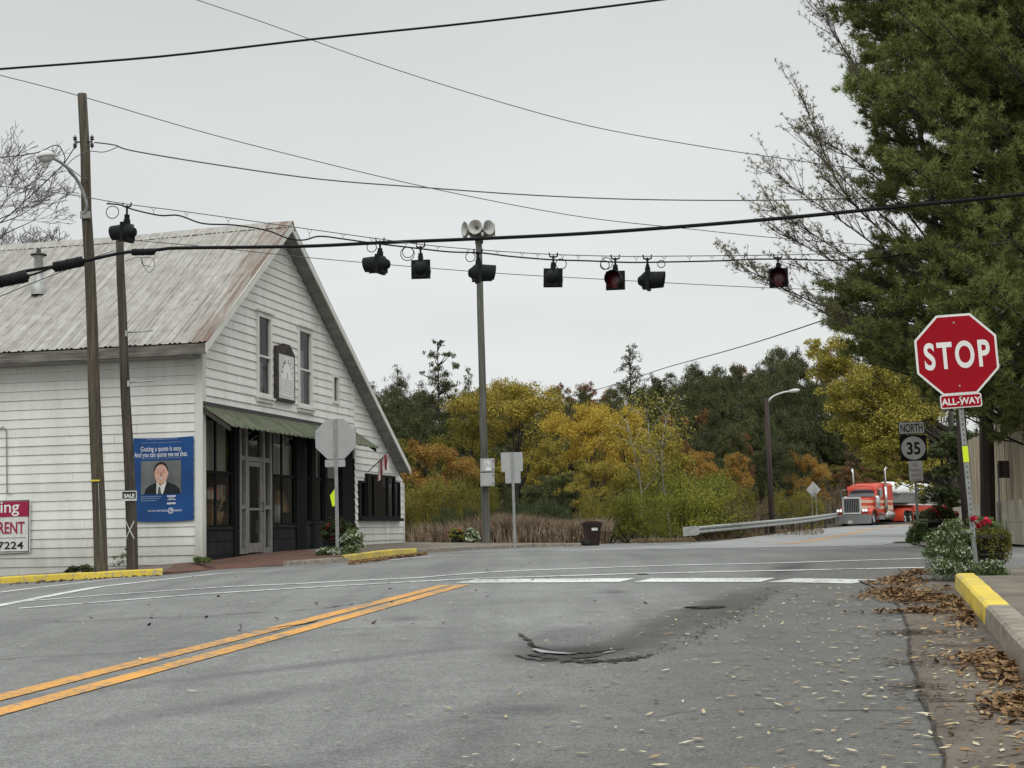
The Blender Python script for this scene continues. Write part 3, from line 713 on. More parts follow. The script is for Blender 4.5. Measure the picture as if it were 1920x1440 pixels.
# ================================================================== poles, signs, wires, signals
def wood(name,lo,hi):
    m,n,l,b=base(name)
    f=noise(n,l,(16,16,.30),1.6,6,.75); c=ramp(n,f,[(.36,[x*.5 for x in lo]),(.46,lo),(.64,hi)],l)
    f2=noise(n,l,(1,1,.3),1.5,4); c=mix(n,l,c,ramp(n,f2,[(.35,(.6,.6,.6)),(.65,(1.1,1.1,1.1))],l),1,'MULTIPLY')
    l.new(c,b.inputs['Base Color']); b.inputs['Roughness'].default_value=.9; bump(n,l,f,b,.6,.01); MATS[name]=m
wood('pole_wood_tan',(.06,.05,.033),(.155,.13,.09)); wood('pole_wood_dark',(.05,.04,.03),(.13,.105,.085)); wood('pole_wood_grey',(.085,.085,.072),(.17,.165,.145)); wood('pole_wood_brown',(.035,.025,.02),(.10,.075,.06))
wood('fence_wood',(.40,.33,.23),(.64,.55,.41))
plain('cable_black',(.010,.010,.011),.6,var=.1,spec=.12); plain('wire_grey',(.09,.095,.095),.5,var=.1); plain('signal_black',(.010,.011,.012),.6,var=.2,spec=.12)
plain('sign_back',(.36,.365,.365),.5,metal=.0,var=.12,sc=2); plain('post_steel',(.25,.26,.255),.5,var=.2,sc=9); plain('sign_red',(.30,.003,.012),.55,var=.07,spec=.12); plain('sign_white',(.72,.72,.71),.45,var=.05,sc=3)
plain('sign_old_white',(.54,.55,.54),.6,var=.14,sc=5); plain('sign_black',(.008,.008,.008),.5); plain('faded_red',(.34,.15,.15),.6); plain('lime',(.62,.80,.03),.5,var=.05); plain('bolt_grey',(.35,.35,.35),.4)
plain('cobra_white',(.55,.56,.55),.4,var=.1); plain('lamp_lens',(.38,.38,.36),.3)
plain('red_lens',(.10,.006,.008),.25,spec=.5); plain('horn_grey',(.44,.44,.415),.55,var=.14); plain('horn_dark',(.06,.06,.055),.6)
def pole(name,label,bx,by,tx,ty,Y,r0,r1,mat,group=None):
    B=at(bx,by,Y); T=at(tx,ty,Y)
    o=thing(name,label,'utility pole',B,group=group)
    g=MB(); d=T-B; rng=random.Random(len(label)); K=8
    g.tube([Vector((0,0,-.3))]+[d*(i/K)+Vector((rng.uniform(-.012,.012),rng.uniform(-.012,.012),0)) for i in range(K+1)],[r0*1.03]+[lerp(r0,r1,i/K) for i in range(K+1)],14)
    g.build('pole_shaft',mat,o); return o,B,T
p1,p1B,p1T=pole('utility_pole','tall tan wooden utility pole carrying a curved street lamp before the store wall',190,1071,154.5,176,30.3,.132,.09,'pole_wood_tan')
p2,p2B,p2T=pole('utility_pole','shorter dark wooden utility pole with SALE sign and painted white X',249,1064,224,436,30.9,.115,.078,'pole_wood_dark')
p3,p3B,p3T=pole('utility_pole','grey wooden pole with meter boxes topped by siren horns',912,1018,897.5,452,57,.155,.12,'pole_wood_grey')
pB=ground(1853,32)
p4,_,_=pole('utility_pole','dark brown wooden pole between stop sign and plank fence',1853,1012,1846,560,31,.15,.135,'pole_wood_brown')
# fittings
def on(p,B,T,py): 
    # point on the pole axis at a given picture row
    t=0
    for t in [i/200 for i in range(201)]:
        q=B.lerp(T,t); r=q-CAM; v=r.dot(uc)/r.dot(fwd)
        if CY-v*F<=py: break
    return B.lerp(T,t)
for dx in (-.17,.17):
    c=on(p1,p1B,p1T,268)-p1B; g=MB()
    for k in (-.07,.07): g.lathe([(.02,-.04),(.045,-.03),(.03,0),(.045,.03),(.02,.04)],8,Matrix.Translation(c+Vector((dx,-.06,k))))
    g.tube([c+Vector((dx,-.06,-.14)),c+Vector((dx,-.06,.14))],.012,6); g.tube([c+Vector((dx,-.06,.0)),c+Vector((0,-.06,.0))],.018,6); g.build('insulator_bracket','dark_metal',p1)
c=on(p1,p1B,p1T,904)-p1B; g=MB(); g.box(c+Vector((-.02,-.14,0)),(.19,.012,.03)); g.build('pole_tag','kerb_yellow',p1)
g=MB(); g.tube([on(p1,p1B,p1T,y)-p1B+Vector((.045,-.135,0)) for y in (908,960,1060)],.008,5); g.build('ground_wire','post_steel',p1)
for y in (627,720):
    c=on(p2,p2B,p2T,y)-p2B; g=MB(); g.tube([c+Vector((.08,-.1,0)),c+Vector((.62,-.1,.03))],.018,6); g.box(c+Vector((.09,-.1,-.02)),(.05,.06,.12)); g.build('support_rod','galvanised',p2)
c=on(p2,p2B,p2T,995)-p2B; g=MB()
for s in (-1,1): 
    xs_=[-.08+.02*k for k in range(9)]; L_=[c+Vector((x,-math.sqrt(.122**2-x*x)-.002,-x*2.1*s)) for x in xs_]
    for p,q in zip(L_,L_[1:]): g.face([p+Vector((0,-.001*(s+1),-.022)),q+Vector((0,-.001*(s+1),-.022)),q+Vector((0,-.001*(s+1),.022)),p+Vector((0,-.001*(s+1),.022))])
g.build('painted_cross','sign_old_white',p2)
# SALE sign
c=on(p2,p2B,p2T,930); s=thing('sale_sign','small black and white SALE sign nailed to the dark pole','sign',c+Vector((.02,-.135,0)))
g=MB(); g.box((0,0,0),(.30,.012,.20)); g.build('panel','sign_old_white',s)
g=MB(); g.box((0,-.008,.012),(.265,.005,.135)); g.build('black_field','sign_black',s)
g=MB(); g.text('SALE',.105,lambda x,y:(x,-.0125,y-.035),.004,.95); g.build('lettering','sign_white',s)
# street lamp on pole 1
c=on(p1,p1B,p1T,404); hp=at(86,293,29.4)
sl_=thing('street_lamp','grey cobra head street lamp on curved arm from the tan pole','street lamp',c)
pts=[c+Vector((-.03,-.13,0)),at(163,385,30.1),at(152,352,30.0),at(138,328,29.8),at(120,309,29.6),at(104,299,29.45),at(96,296,29.4)]
g=MB(); g.tube([p-c for p in smooth_path([tuple(p) for p in pts],4)],.032,8); g.box(Vector((0,-.13,-.02)),(.2,.05,.14)); g.build('lamp_arm','post_steel',sl_)
M=Matrix.Translation(hp-c)@Matrix.Rotation(R(-8),4,'Y')
g=MB(); g.lathe([(.0,.115),(.06,.11),(.13,.075),(.175,.02),(.182,-.015),(.16,-.02)],16,M@Matrix.Diagonal((1,.75,1,1))); hd_=g.build('lamp_head','cobra_white',sl_)
g=MB(); g.lathe([(.155,-.02),(.14,-.07),(.09,-.12),(.0,-.135)],16,M@Matrix.Diagonal((1,.75,1,1))); g.build('lens','lamp_lens',hd_)
# far lamp post
B=ground(1448,80); B=at(1448,990,78); T=at(1437,746,78)
fl=thing('lamp_post','tall brown wooden lamp post with curved arm beyond the guardrail','lamp post',B)
g=MB(); g.tube([(0,0,-1),T-B],[.15,.115],10); g.build('pole_shaft','pole_wood_brown',fl)
g=MB(); g.tube([p-B for p in smooth_path([tuple(at(*q)) for q in ((1438,768,78),(1441,752,78),(1452,742,78),(1468,736,78),(1484,733,78))],4)],.045,8); g.build('lamp_arm','cobra_white',fl)
g=MB(); hp=at(1489,732.5,78)-B; g.lathe([(.0,.1),(.2,.07),(.28,0),(.2,-.08),(0,-.1)],12,Matrix.Translation(hp)@Matrix.Rotation(R(-8),4,'Y')@Matrix.Diagonal((1.15,.6,1,1))); g.build('lamp_head','cobra_white',fl)
# meter boxes on the middle pole
for k,(y0,y1) in enumerate(((859.5,885),(886.2,912))):
    A=at(901,y1,56.7); C=at(927,y0,56.7); w_,h_=C.x-A.x,C.z-A.z
    o=thing('meter_box',('upper grey electric box with round emblem on the siren pole','lower plain grey electric box on the siren pole')[k],'electric box',((A.x+C.x)/2,56.7,(A.z+C.z)/2),group='meter boxes on the siren pole')
    g=MB(); g.box((0,0,0),(w_,.2,h_)); g.box((0,-.108,0),(w_-.05,.012,h_-.05)); g.build('housing','sign_back',o)
    for z in (-.15,.15):
        g=MB(); g.box((w_/2-.05,-.12,z),(.03,.02,.05)); g.build('latch','dark_metal',o)
    if k==0:
        g=MB(); g.lathe([(0.0,.0),(.125,.0)],18,Matrix.Translation((0,-.118,.08))@Matrix.Rotation(R(90),4,'X')); e=g.build('emblem','sign_white',o)
        g=MB(); g.lathe([(.07,.002),(.095,.002)],18,Matrix.Translation((0,-.118,.08))@Matrix.Rotation(R(90),4,'X'))
        g.face([(-.05,-.122,.02),(.01,-.122,.03),(-.01,-.122,.14)]); g.build('emblem_mark','post_steel',e)
        g=MB(); g.box((.03,-.117,-.14),(.2,.004,.12)); g.build('notice','sign_white',o)
# siren horns
hc=at(898,431,57)
hs_=thing('siren_horns','ring of grey siren horns on top of the grey pole','siren',hc)
g=MB(); g.tube([(0,0,-.52),(0,0,.2)],.07,10); g.box((0,0,-.30),(.5,.5,.04)); g.box((0,0,-.46),(.30,.22,.1)); g.build('mount','horn_dark',hs_)
for k in range(7):
    a=R(-90+51.4*k-12)
    M=Matrix.Rotation(a,4,'Z')@Matrix.Rotation(R(90),4,'Y')
    g=MB(); pr=[(.05,.06),(.055,.2),(.075,.32),(.12,.43),(.19,.52),(.268,.60),(.275,.605),(.262,.60),(.18,.525),(.11,.44),(.06,.33),(.035,.2),(0,.2)]
    g.lathe(pr,22,M); h=g.build('horn','horn_grey',hs_)
    g=MB(); g.lathe([(.0,.0),(.11,.0),(.11,.07),(.0,.07)],12,M); g.build('driver','horn_dark',h)
    g=MB(); g.tube([M@Vector((.10,0,.4)),M@Vector((.30,0,.2))],.02,5); g.build('strut','horn_dark',h)
# ------------------------------------------------ signs
def octo(r): return [(r*math.cos(R(22.5+45*k)),r*math.sin(R(22.5+45*k))) for k in range(8)]
def rrect(w,h,r,n=4):
    out=[]
    for cx,cy,a0 in ((w/2-r,h/2-r,0),(-w/2+r,h/2-r,90),(-w/2+r,-h/2+r,180),(w/2-r,-h/2+r,270)):
        for k in range(n+1): a=R(a0+90*k/n); out.append((cx+r*math.cos(a),cy+r*math.sin(a)))
    return out
def plate(o,name,poly,cx,cz,y,mat,th=.005):
    g=MB(); g.prism(poly,lambda x,z,d:(cx+x,y+d,cz+z),0,th); return g.build(name,mat,o)
def letters(o,t,size,cx,cz,y,mat,bold=0,sx=1,name='lettering',space=1):
    g=MB(); g.text(t,size,lambda x,z:(cx+x,y,cz+z),bold,sx,space=space); return g.build(name,mat,o)
def post(o,z1,x=0,y=.03,w=.05,mat='post_steel',holes=True):
    g=MB(); g.bb(x-w/2,x+w/2,y-w*.3,y+w*.3,-.3,z1); p=g.build('post',mat,o)
    if holes:
        g=MB(); z=.4
        while z<z1: g.bb(x-.006,x+.006,y-w*.3-.003,y-w*.3-.0005,z-.01,z+.01); z+=.06
        g.build('post_holes','dark_metal',p)
    return p
# near stop sign
SY_=17.3; c=at(1795,664,SY_); zb_=zg(c.x,SY_)+.14
bs=at(1831,1060,SY_); 
st=thing('stop_sign','big red STOP sign with ALL-WAY plate facing the viewer on the right','road sign',(bs.x,SY_,zb_),(0,R(-2.6),R(-4)))
hz=(c.z-zb_)*1.0
post(st,hz+.3)
plate(st,'sign_face',octo(.457/math.cos(R(22.5))),0,hz,-.012,'sign_white')
plate(st,'red_field',octo(.432/math.cos(R(22.5))),0,hz,-.016,'sign_red',.004)
letters(st,'STOP',.415,0,hz-.148,-.0175,'sign_white',.011,.655,space=1.20)
hb=hz-.53
plate(st,'all_way_plate',rrect(.46,.155,.025),0,hb,-.012,'sign_white'); plate(st,'plate_field',rrect(.435,.13,.02),0,hb,-.016,'sign_red',.004)
letters(st,'ALL-WAY',.105,0,hb-.037,-.0175,'sign_white',.0022,.95,'plate_lettering')
for z in (hz+.36,hz-.36,hb+.045,hb-.045): 
    g=MB(); g.lathe([(0,.006),(.009,.006),(.012,0)],8,Matrix.Translation((0,-.016,z))@Matrix.Rotation(R(90),4,'X')); g.build('bolt','bolt_grey',st)
g=MB(); g.box((0,.03-.018,hb-.60),(.062,.006,.18)); g.build('reflector_strip','lime',st)
# left stop sign seen from behind
LYd=35; bs=at(633,1040,LYd); c=at(629.5,823,LYd)
ls=thing('stop_sign','plain grey back of an octagonal sign in front of the store','road sign',(bs.x,LYd,bs.z-.05),(0,R(-.4),R(8)))
hz=c.z-bs.z+.05
g=MB(); g.bb(-.04,.04,-.03,.0,-.3,hz+.45); g.bb(-.012,.012,-.036,-.031,-.1,hz+.44); g.build('post','post_steel',ls)
plate(ls,'sign_face',octo(.457/math.cos(R(22.5))),0,hz,.002,'sign_back')
plate(ls,'all_way_plate',rrect(.46,.165,.025),-.02,hz-.555,.002,'sign_back')
g=MB(); z=hz-1.38; g.prism([(-.02,.27),(-.15,.10),(-.1,-.16),(-.0,-.12),(.01,.05)],lambda x,zz,d:(x,-.02+d+.05*x,z+zz),0,.004); g.build('lime_flag','lime',ls)
# route sign NORTH 35
RY=33.0; bs=at(1724,1012,RY); sc_=RY/2884
rs=thing('route_sign','white NORTH and round 35 route sign above a no parking plate','road sign',(bs.x,RY,zg(bs.x,RY)),(0,R(-.8),R(2)))
zc=lambda py:at(1719,py,RY).z-zg(bs.x,RY)
post(rs,zc(795),mat='post_steel',holes=False)
w24=50*sc_
plate(rs,'north_plate',rrect(w24,24*sc_,.03),-.03,zc(802),-.012,'sign_black'); plate(rs,'north_field',rrect(w24-.03,24*sc_-.03,.02),-.03,zc(802),-.015,'sign_old_white',.003)
letters(rs,'NORTH',.25,-.03,zc(802)-.088,-.0165,'sign_black',.003,.56)
plate(rs,'route_plate',rrect(w24+.01,48*sc_,.035),-.015,zc(840),-.012,'sign_black')
plate(rs,'route_disc',[(.263*math.cos(R(10*k)),.25*math.sin(R(10*k))) for k in range(36)],-.015,zc(840),-.015,'sign_old_white',.003)
letters(rs,'35',.36,-.015,zc(840)-.13,-.0165,'sign_black',.009,.88,'route_number')
plate(rs,'parking_plate',rrect(26*sc_,38*sc_,.02),.01,zc(883),-.012,'sign_old_white')
for i,tx in enumerate(('NO','PARKING','HERE TO','CORNER')): letters(rs,tx,.078 if i else .10,.01,zc(873+9.3*i)-.02,-.0135,'faded_red',.001,.72,'plate_lettering')
# middle sign, backs
MY=52; bs=at(965.5,1021,MY); 
ms=thing('route_sign','grey backs of two stacked square signs near the siren pole','road sign',(bs.x,MY,bs.z),(0,R(-.5),R(6)))
zc=lambda py:at(960,py,MY).z-bs.z; k_=MY/2884
g=MB(); g.bb(-.045,.045,-.03,.0,-.3,zc(849)); g.build('post','post_steel',ms)
plate(ms,'sign_face',rrect(41*k_,36*k_,.04),-.02,zc(866),.002,'sign_back'); plate(ms,'lower_face',rrect(29*k_,22*k_,.03),.0,zc(895),.002,'sign_back')
# far diamond
DY=96; bs=at(1527,962,DY)
ds=thing('warning_sign','grey back of a diamond warning sign beyond the guardrail','road sign',bs)
zc=lambda py:at(1526,py,DY).z-bs.z; k_=DY/2884
g=MB()
for x in (-.13,.13): g.bb(x-.03,x+.03,-.03,0,-.4,zc(925))
g.build('post','post_steel',ds)
plate(ds,'sign_face',[(13.5*k_,0),(0,15*k_),(-13.5*k_,0),(0,-15*k_)],0,zc(918),.002,'sign_back')
# ------------------------------------------------ span wire, cables
def cable(name,label,pts,r,mat='cable_black',group=None,cat='overhead cable',n=6,k=5):
    P=[at(*p) for p in pts]; o=P[0]
    g=MB(); g.tube([q-o for q in smooth_path([tuple(p) for p in P],k)],r,n)
    ob=g.build(name,mat); ob.location=o; return tag(ob,label,cat,group),o
SPW=27.0
span=[(-140,340),(0,349),(75,357),(150,368),(240,383),(360,398.5),(550,425.5),(715,448.5),(800,459.5),(900,468.5),(1035,477),(1160,480.5),(1220,480.5),(1460,478),(1600,473),(1850,457),(2150,430)]
sw,so_=cable('span_wire','thin steel span wire the flashing signals hang from','' or [(x,y,SPW) for x,y in span],.008,'wire_grey')
sg=[(-140,362),(60,362),(200,382),(225,384),(250,393),(300,404),(335,404),(380,419),(440,422),(500,432),(540,447),(570,450),(600,443),(650,449),(700,456),(760,463),(840,472),(900,474),(960,481),(1035,487),(1100,489),(1180,492),(1260,491),(1350,489),(1420,486),(1480,486),(1560,488),(1640,484),(1720,473),(1800,446)]
sc,so2=cable('signal_cable','looping black signal cable tied under the span wire',[(x,y,SPW-.02) for x,y in sg[2:]],.014)
def yon(tbl,x):
    for (x0,y0),(x1,y1) in zip(tbl,tbl[1:]):
        if x<=x1: return lerp(y0,y1,(x-x0)/(x1-x0))
    return tbl[-1][1]
for x in (205,288,350,428,500,580,643,697,761,821,877,933,979,1008,1055,1084,1132,1193,1245,1293,1335,1377,1417,1443):
    a,b_,c=at(x-5,yon(span,x-5),SPW),at(x+5,yon(span,x+5),SPW),at(x,yon(sg,x),SPW-.01); m_=c.lerp((a+b_)/2,.5)
    g=MB(); g.tube([a-so2,m_-so2,c-so2],.004,4,False); g.tube([b_-so2,m_-so2],.004,4,False); g.build('cable_tie','wire_grey',sc)
for x,y,r_ in ((211,398,12),(697,464,9),(765,473,10.5),(764,476,13),(882,482,9),(1052,495,10),(1134,497,8.5),(1137,494,11),(1240,495,7)):
    q=at(x,y,SPW-.03)-so2; rr=r_*SPW/2884; g=MB(); g.tube([q+Vector((rr*math.cos(R(20*k)),.01*math.sin(R(40*k)),rr*math.sin(R(20*k)))) for k in range(19)],.008,5,False); g.build('cable_loop','cable_black',sc)
thick=[(-160,553),(0,520),(50,508),(100,500),(160,489),(230,474),(300,468),(340,465),(560,462),(715,455),(900,447.5),(1100,437.5),(1300,423),(1500,406),(1700,386),(1920,364),(2150,335)]
tk,to_=cable('telephone_cable','thick black telephone cable crossing the whole street',[(x,y,lerp(29.3,24,max(0,min(1,(x-300)/1800)))) for x,y in thick],.033,n=8)
def splice(x0,y0,x1,y1,Y,r_,label):
    a,b_=at(x0,y0,Y),at(x1,y1,Y); d=b_-a; o=thing('splice_case',label,'splice case',a,group='splice cases on the telephone cable')
    g=MB(); g.tube([d*t for t in (0,.04,.06,.94,.96,1)],[r_*.45,r_*.5,r_,r_,r_*.5,r_*.45],10); g.build('case','cable_black',o)
    g=MB()
    for t in (.2,.5,.8): g.tube([d*(t-.015),d*(t+.015)],r_*1.08,10)
    g.build('strap','signal_black',o)
splice(98,502,159,489,29.2,.10,'black splice case left of the tan pole'); splice(245,473,292,472,29.1,.065,'slim black splice case just right of the dark pole'); splice(-12,531,54,518,29.0,.11,'black splice case at the left picture edge')
cable('telephone_cable','short black cable leading to the splice case at the left edge',[(-160,556,29),(-10,530,29),(54,517,29.05),(100,501,29.25)],.022)
cable('power_line','heavy black power line crossing the sky above everything',[(-200,146,22),(0,129.5,22),(300,106,22),(600,72,22),(900,41,22),(1250,-2,22),(1500,-38,22)],.017)
cable('power_line','thin power line slanting from the top left down to the pine',[(250,-42,30),(370,0,30),(500,44,30),(700,116,30),(900,180,30),(1100,235,30),(1300,272,30),(1480,299,30),(1700,330,30)],.0085,'wire_grey')
cable('power_line','thin power line passing behind the tan pole top down to the right',[(-120,110,32),(0,141,32),(150,180,32),(400,253,33),(700,328,34),(900,372,35),(1100,408,36),(1300,430,37),(1455,446,38),(1700,465,39)],.0095,'wire_grey')
cable('power_line','twisted wire running from the tan pole to the pine',[(177,267,30.2),(215,272,30.2),(250,283,30.4),(400,308,31),(600,336,32),(800,352,33),(1000,366,34),(1200,374,35),(1440,375.5,36),(1700,370,37)],.014,'wire_grey')
cable('power_line','thinnest wire passing behind the row of hanging signals',[(245,450,31),(400,464,32),(600,485,33),(900,510,34),(1100,522,34.5),(1400,538,35.5),(1540,543,36),(1700,548,36)],.0085,'wire_grey')
cable('power_line','distant wire rising from the woods toward the pine',[(1050,748,95),(1150,722,85),(1240,692,75),(1300,675,68),(1400,647,58),(1530,605,47),(1650,560,40)],.018,'cable_black')
cable('service_wire','black wire reaching the street lamp from the left edge',[(-120,306,29.4),(0,295.5,29.4),(66,287,29.4),(85,280,29.4),(100,273,29.5),(112,275,29.6),(122,296,29.8),(118,310,29.9),(145,268,30.1)],.010,cat='wire')
cable('service_wire','dark wire dropping steeply left of the street lamp arm',[(-100,500,29.2),(0,418,29.3),(60,365,29.5),(105,322,29.6),(122,306,29.8)],.011,cat='wire')
cable('service_wire','loop of wire beside the tan pole insulators',[(122,308,29.8),(150,330,30.1),(165,338,30.2),(148,340,30.1),(125,312,29.8),(160,285,30.0),(195,285,30.2),(222,275,30.3)],.009,'wire_grey',cat='wire')
cable('service_wire','thin guy wire along the roof up to the dark pole',[(-80,590,29.5),(50,535,29.6),(140,500,29.8),(160,488,30),(215,470,30.6)],.008,cat='wire')
cable('service_wire','loose coil of wire hanging by the dark pole',[(235,490,30.6),(262,482,30.3),(270,500,30.3),(280,511,30.3),(290,500,30.3),(285,484,30.3),(266,484,30.3),(268,496,30.3),(283,500,30.3)],.006,cat='wire')
# ------------------------------------------------ signals
def signal(label,px,py,rz,wy,red,tilt=0):
    c=at(px,py,SPW); top=at(px,wy,SPW).z-c.z
    o=thing('flashing_signal',label,'traffic signal',c,(0,R(tilt),R(rz)),'flashing signals on the span wire')
    g=MB(); g.bb(-.168,.168,-.03,.03,-.168,.168); g.build('backplate','signal_black',o)
    Mb=Matrix.Rotation(R(-90),4,'X')
    g=MB(); g.lathe([(.165,.03),(.15,.07),(.085,.14),(.075,.165),(.05,.18),(0,.18)],18,Mb); g.bb(-.10,.10,.03,.10,-.15,-.02); g.build('housing','signal_black',o)
    Mf=Matrix.Rotation(R(90),4,'X')
    g=MB(); pr=[]
    i0=len(g.v); N=22
    for k in range(N+1):
        a=R(-62+304*k/N)
        for rr,y in ((.158,-.03),(.148,-.31),(.140,-.31),(.150,-.03)): g.v.append((rr*math.cos(a),y+(0.0 if y>-.1 else .05*(1-math.sin(a))*.5),rr*math.sin(a)))
    for k in range(N):
        for q in range(4):
            a_,b_=i0+k*4+q,i0+k*4+(q+1)%4; g.f.append((a_,b_,b_+4,a_+4)); g.sm.append(False)
    g.build('visor','signal_black',o)
    g=MB(); g.lathe([(.0,.045),(.07,.042),(.12,.036),(.145,.031)],20,Mf); g.build('lens','red_lens',o)
    g=MB(); g.tube([(0,0,.165),(0,0,top*.62)],.028,8); g.box((0,.0,.20),(.085,.085,.07)); g.box((0,0,top*.55),(.075,.06,.09)); g.tube([(0,0,top*.6),(0,0,top-.02)],.02,6)
    g.build('hanger','signal_black',o)
    g=MB()
    Mi=Matrix.Rotation(-R(rz),4,'Z')
    for s in (-1,1): g.tube([Mi@Vector((0,0,top-.06)),Mi@Vector((.07*s,0,top-.03)),Mi@Vector((.075*s,0,top+.03))],.016,6)
    g.build('wire_clamp','signal_black',o)
signal('flashing signal facing left, hanging over the dark pole top',238,436,-112,383,0)
signal('flashing signal facing left, hanging right of the store gable',713,496,-110,449,0)
signal('flashing signal seen from behind, second right of the gable',789,505,176,459,0)
signal('flashing signal facing right, overlapping the siren pole',897,512,103,470,0)
signal('flashing signal seen from behind, alone right of the siren pole',1037,521,172,477,0,-2)
signal('dark red flashing signal facing the viewer beside a right-facing one',1154,526,-15,481,1,1)
signal('flashing signal facing right, next to a red lens signal',1215,526,78,481,0)
signal('dark red flashing signal hanging before the pine branches',1460,521,-11,479,1)
# ------------------------------------------------ banners and wall signs on the store
def banner(yl,yr,z0,z1,name,label,mat,x=-.055):
    W,H=yl-yr,z1-z0
    o=thing(name,label,'banner',HM@Vector((x,yl,z0)),(0,0,HA-R(90)))
    # local: x to the right along the wall, z up, -y outward
    g=MB(); nx,nz=24,14; f=lambda u,v:(u*W,-.022-.005*math.sin(u*9+v*4)*math.sin(v*7+1)-.002*math.sin(u*23),v*H-.02*math.sin(math.pi*u))
    for j in range(nz+1):
        for i in range(nx+1): g.v.append(f(i/nx,j/nz))
    for j in range(nz):
        for i in range(nx): k=j*(nx+1)+i; g.f.append((k,k+1,k+nx+2,k+nx+1)); g.sm.append(True)
    g.build('sheet',mat,o); return o,W,H
plain('banner_blue',(.008,.058,.20),.45,var=.22,sc=1.6); plain('banner_text',(.66,.68,.72),.6); plain('banner_text_dim',(.22,.30,.45),.6); plain('photo_grey',(.13,.14,.14),.6,var=.35,sc=1.8); plain('skin',(.56,.34,.26),.6,var=.12,sc=9); plain('skin_dark',(.30,.15,.11),.6); plain('hair',(.02,.015,.012),.6); plain('suit',(.010,.011,.014),.6); plain('shirt',(.62,.62,.6),.6); plain('tie',(.06,.09,.08),.6)
yl,zt_=LW(253,822); yr,_=LW(366,820); _,zb2=LW(310,976.5)
bo,BW,BH=banner(yl,yr,zb2,zt_,'insurance_banner','blue banner with a portrait of a smiling man in a suit, on the left wall','banner_blue')
bt=lambda o,t,size,cx,cz,mat='banner_text',bold=0,sx=1,al='CENTER',nm='lettering',y=-.034:(lambda g:(g.text(t,size,lambda x,z:(cx+x,y,cz+z),bold,sx,al),g.build(nm,mat,o)))(MB())
u=lambda px:(px-253)/113*BW; v_=lambda py:(977-py)/156*BH
bt(bo,'Getting a quote is easy.',.15,u(306),v_(846.8),bold=.0012,sx=.68); bt(bo,'And you can quote me on that.',.15,u(305.5),v_(857.5),bold=.0012,sx=.655)
g=MB()
for py,x0,x1 in ((831,268,344),(859.5+1,270,344)): g.bb(u(x0),u(x1),-.034,-.032,v_(py)-.004,v_(py)+.004)
rng=random.Random(2)
for py,x0,x1 in ((825,278,335),(931.5,268,306),(935,268,306),(939,268,297)):
    x=x0
    while x<x1: k=rng.uniform(2,5); g.bb(u(x),u(min(x+k,x1)),-.034,-.032,v_(py)-.008,v_(py)+.008); x+=k+.9
g.build('small_print','banner_text_dim',bo)
g=MB()
for py,x0,x1,h in ((931.5,317,333,.016),(935,320,330,.008),(938,318,333,.008),(945,317,333,.02)):
    x=x0
    while x<x1: k=rng.uniform(1.5,4); g.bb(u(x),u(min(x+k,x1)),-.034,-.032,v_(py)-h,v_(py)+h); x+=k+.6
g.build('contact_lines','banner_text',bo)
bt(bo,'KENTUCKY FARM BUREAU',.06,u(300),v_(960),bold=.0,sx=.66); bt(bo,'INSURANCE',.06,u(336.5),v_(960),bold=.0,sx=.6)
g=MB(); g.lathe([(.045,0),(.065,0)],20,Matrix.Translation((u(323.5),-.034,v_(958.5)))@Matrix.Rotation(R(90),4,'X')); g.face([(u(323.5)-.03,-.034,v_(958.5)-.02),(u(323.5)+.035,-.034,v_(958.5)-.01),(u(323.5)+.01,-.034,v_(958.5)+.035)]); g.build('emblem','banner_text',bo)
def flat(o,poly,y,name,mat):
    g=MB(); g.face([(u(x),y,v_(z)) for x,z in poly]); return g.build(name,mat,o)
def ell(cx,cy,rx,ry,a0=0,a1=360,n=24): return [(cx+rx*math.cos(R(a0+(a1-a0)*k/n)),cy-ry*math.sin(R(a0+(a1-a0)*k/n))) for k in range(n+(0 if a1-a0==360 else 1))]
pp=flat(bo,[(268,865),(343,865),(343,927),(268,927)],-.030,'portrait_photo','photo_grey')
flat(bo,[(274,927),(277,917),(284,911),(294,907),(299,903),(316,902),(322,907),(333,911),(340,918),(342,927)],-.0315,'suit_shape','suit')
flat(bo,[(297,927),(297,905),(300,902),(314,902),(316,905),(309,927)],-.033,'shirt_shape','shirt')
flat(bo,[(301,914),(304,914),(306.5,927),(299,927)],-.0345,'tie_shape','tie')
flat(bo,[(299,899),(315,896),(314,905),(304,912),(299,905)],-.0335,'neck_shape','skin_dark')
flat(bo,ell(305.5,883,13.2,16),-.0340,'hair_shape','hair'); flat(bo,ell(305.8,890,12.4,18.0),-.0350,'face_shape','skin')
flat(bo,ell(293.2,889,1.5,3.5),-.0352,'ear_shape','skin_dark'); flat(bo,ell(318,889,1.6,3.8),-.0352,'ear_shape','skin')
for x in (300.5,310.5): flat(bo,ell(x,886.3,1.7,.7),-.0358,'eye_shape','hair'); flat(bo,[(x-2.8,882.6),(x+2.8,882.2),(x+2.8,883),(x-2.8,883.5)],-.0358,'brow_shape','skin_dark')
flat(bo,[(304.5,887),(306.5,887),(308,894),(303,894)],-.0356,'nose_shape','skin_dark')
flat(bo,ell(305.7,898,5.2,3.6,180,360),-.0358,'mouth_shape','skin_dark'); flat(bo,ell(305.7,898.4,4.2,1.9,180,360),-.0364,'teeth_shape','shirt')
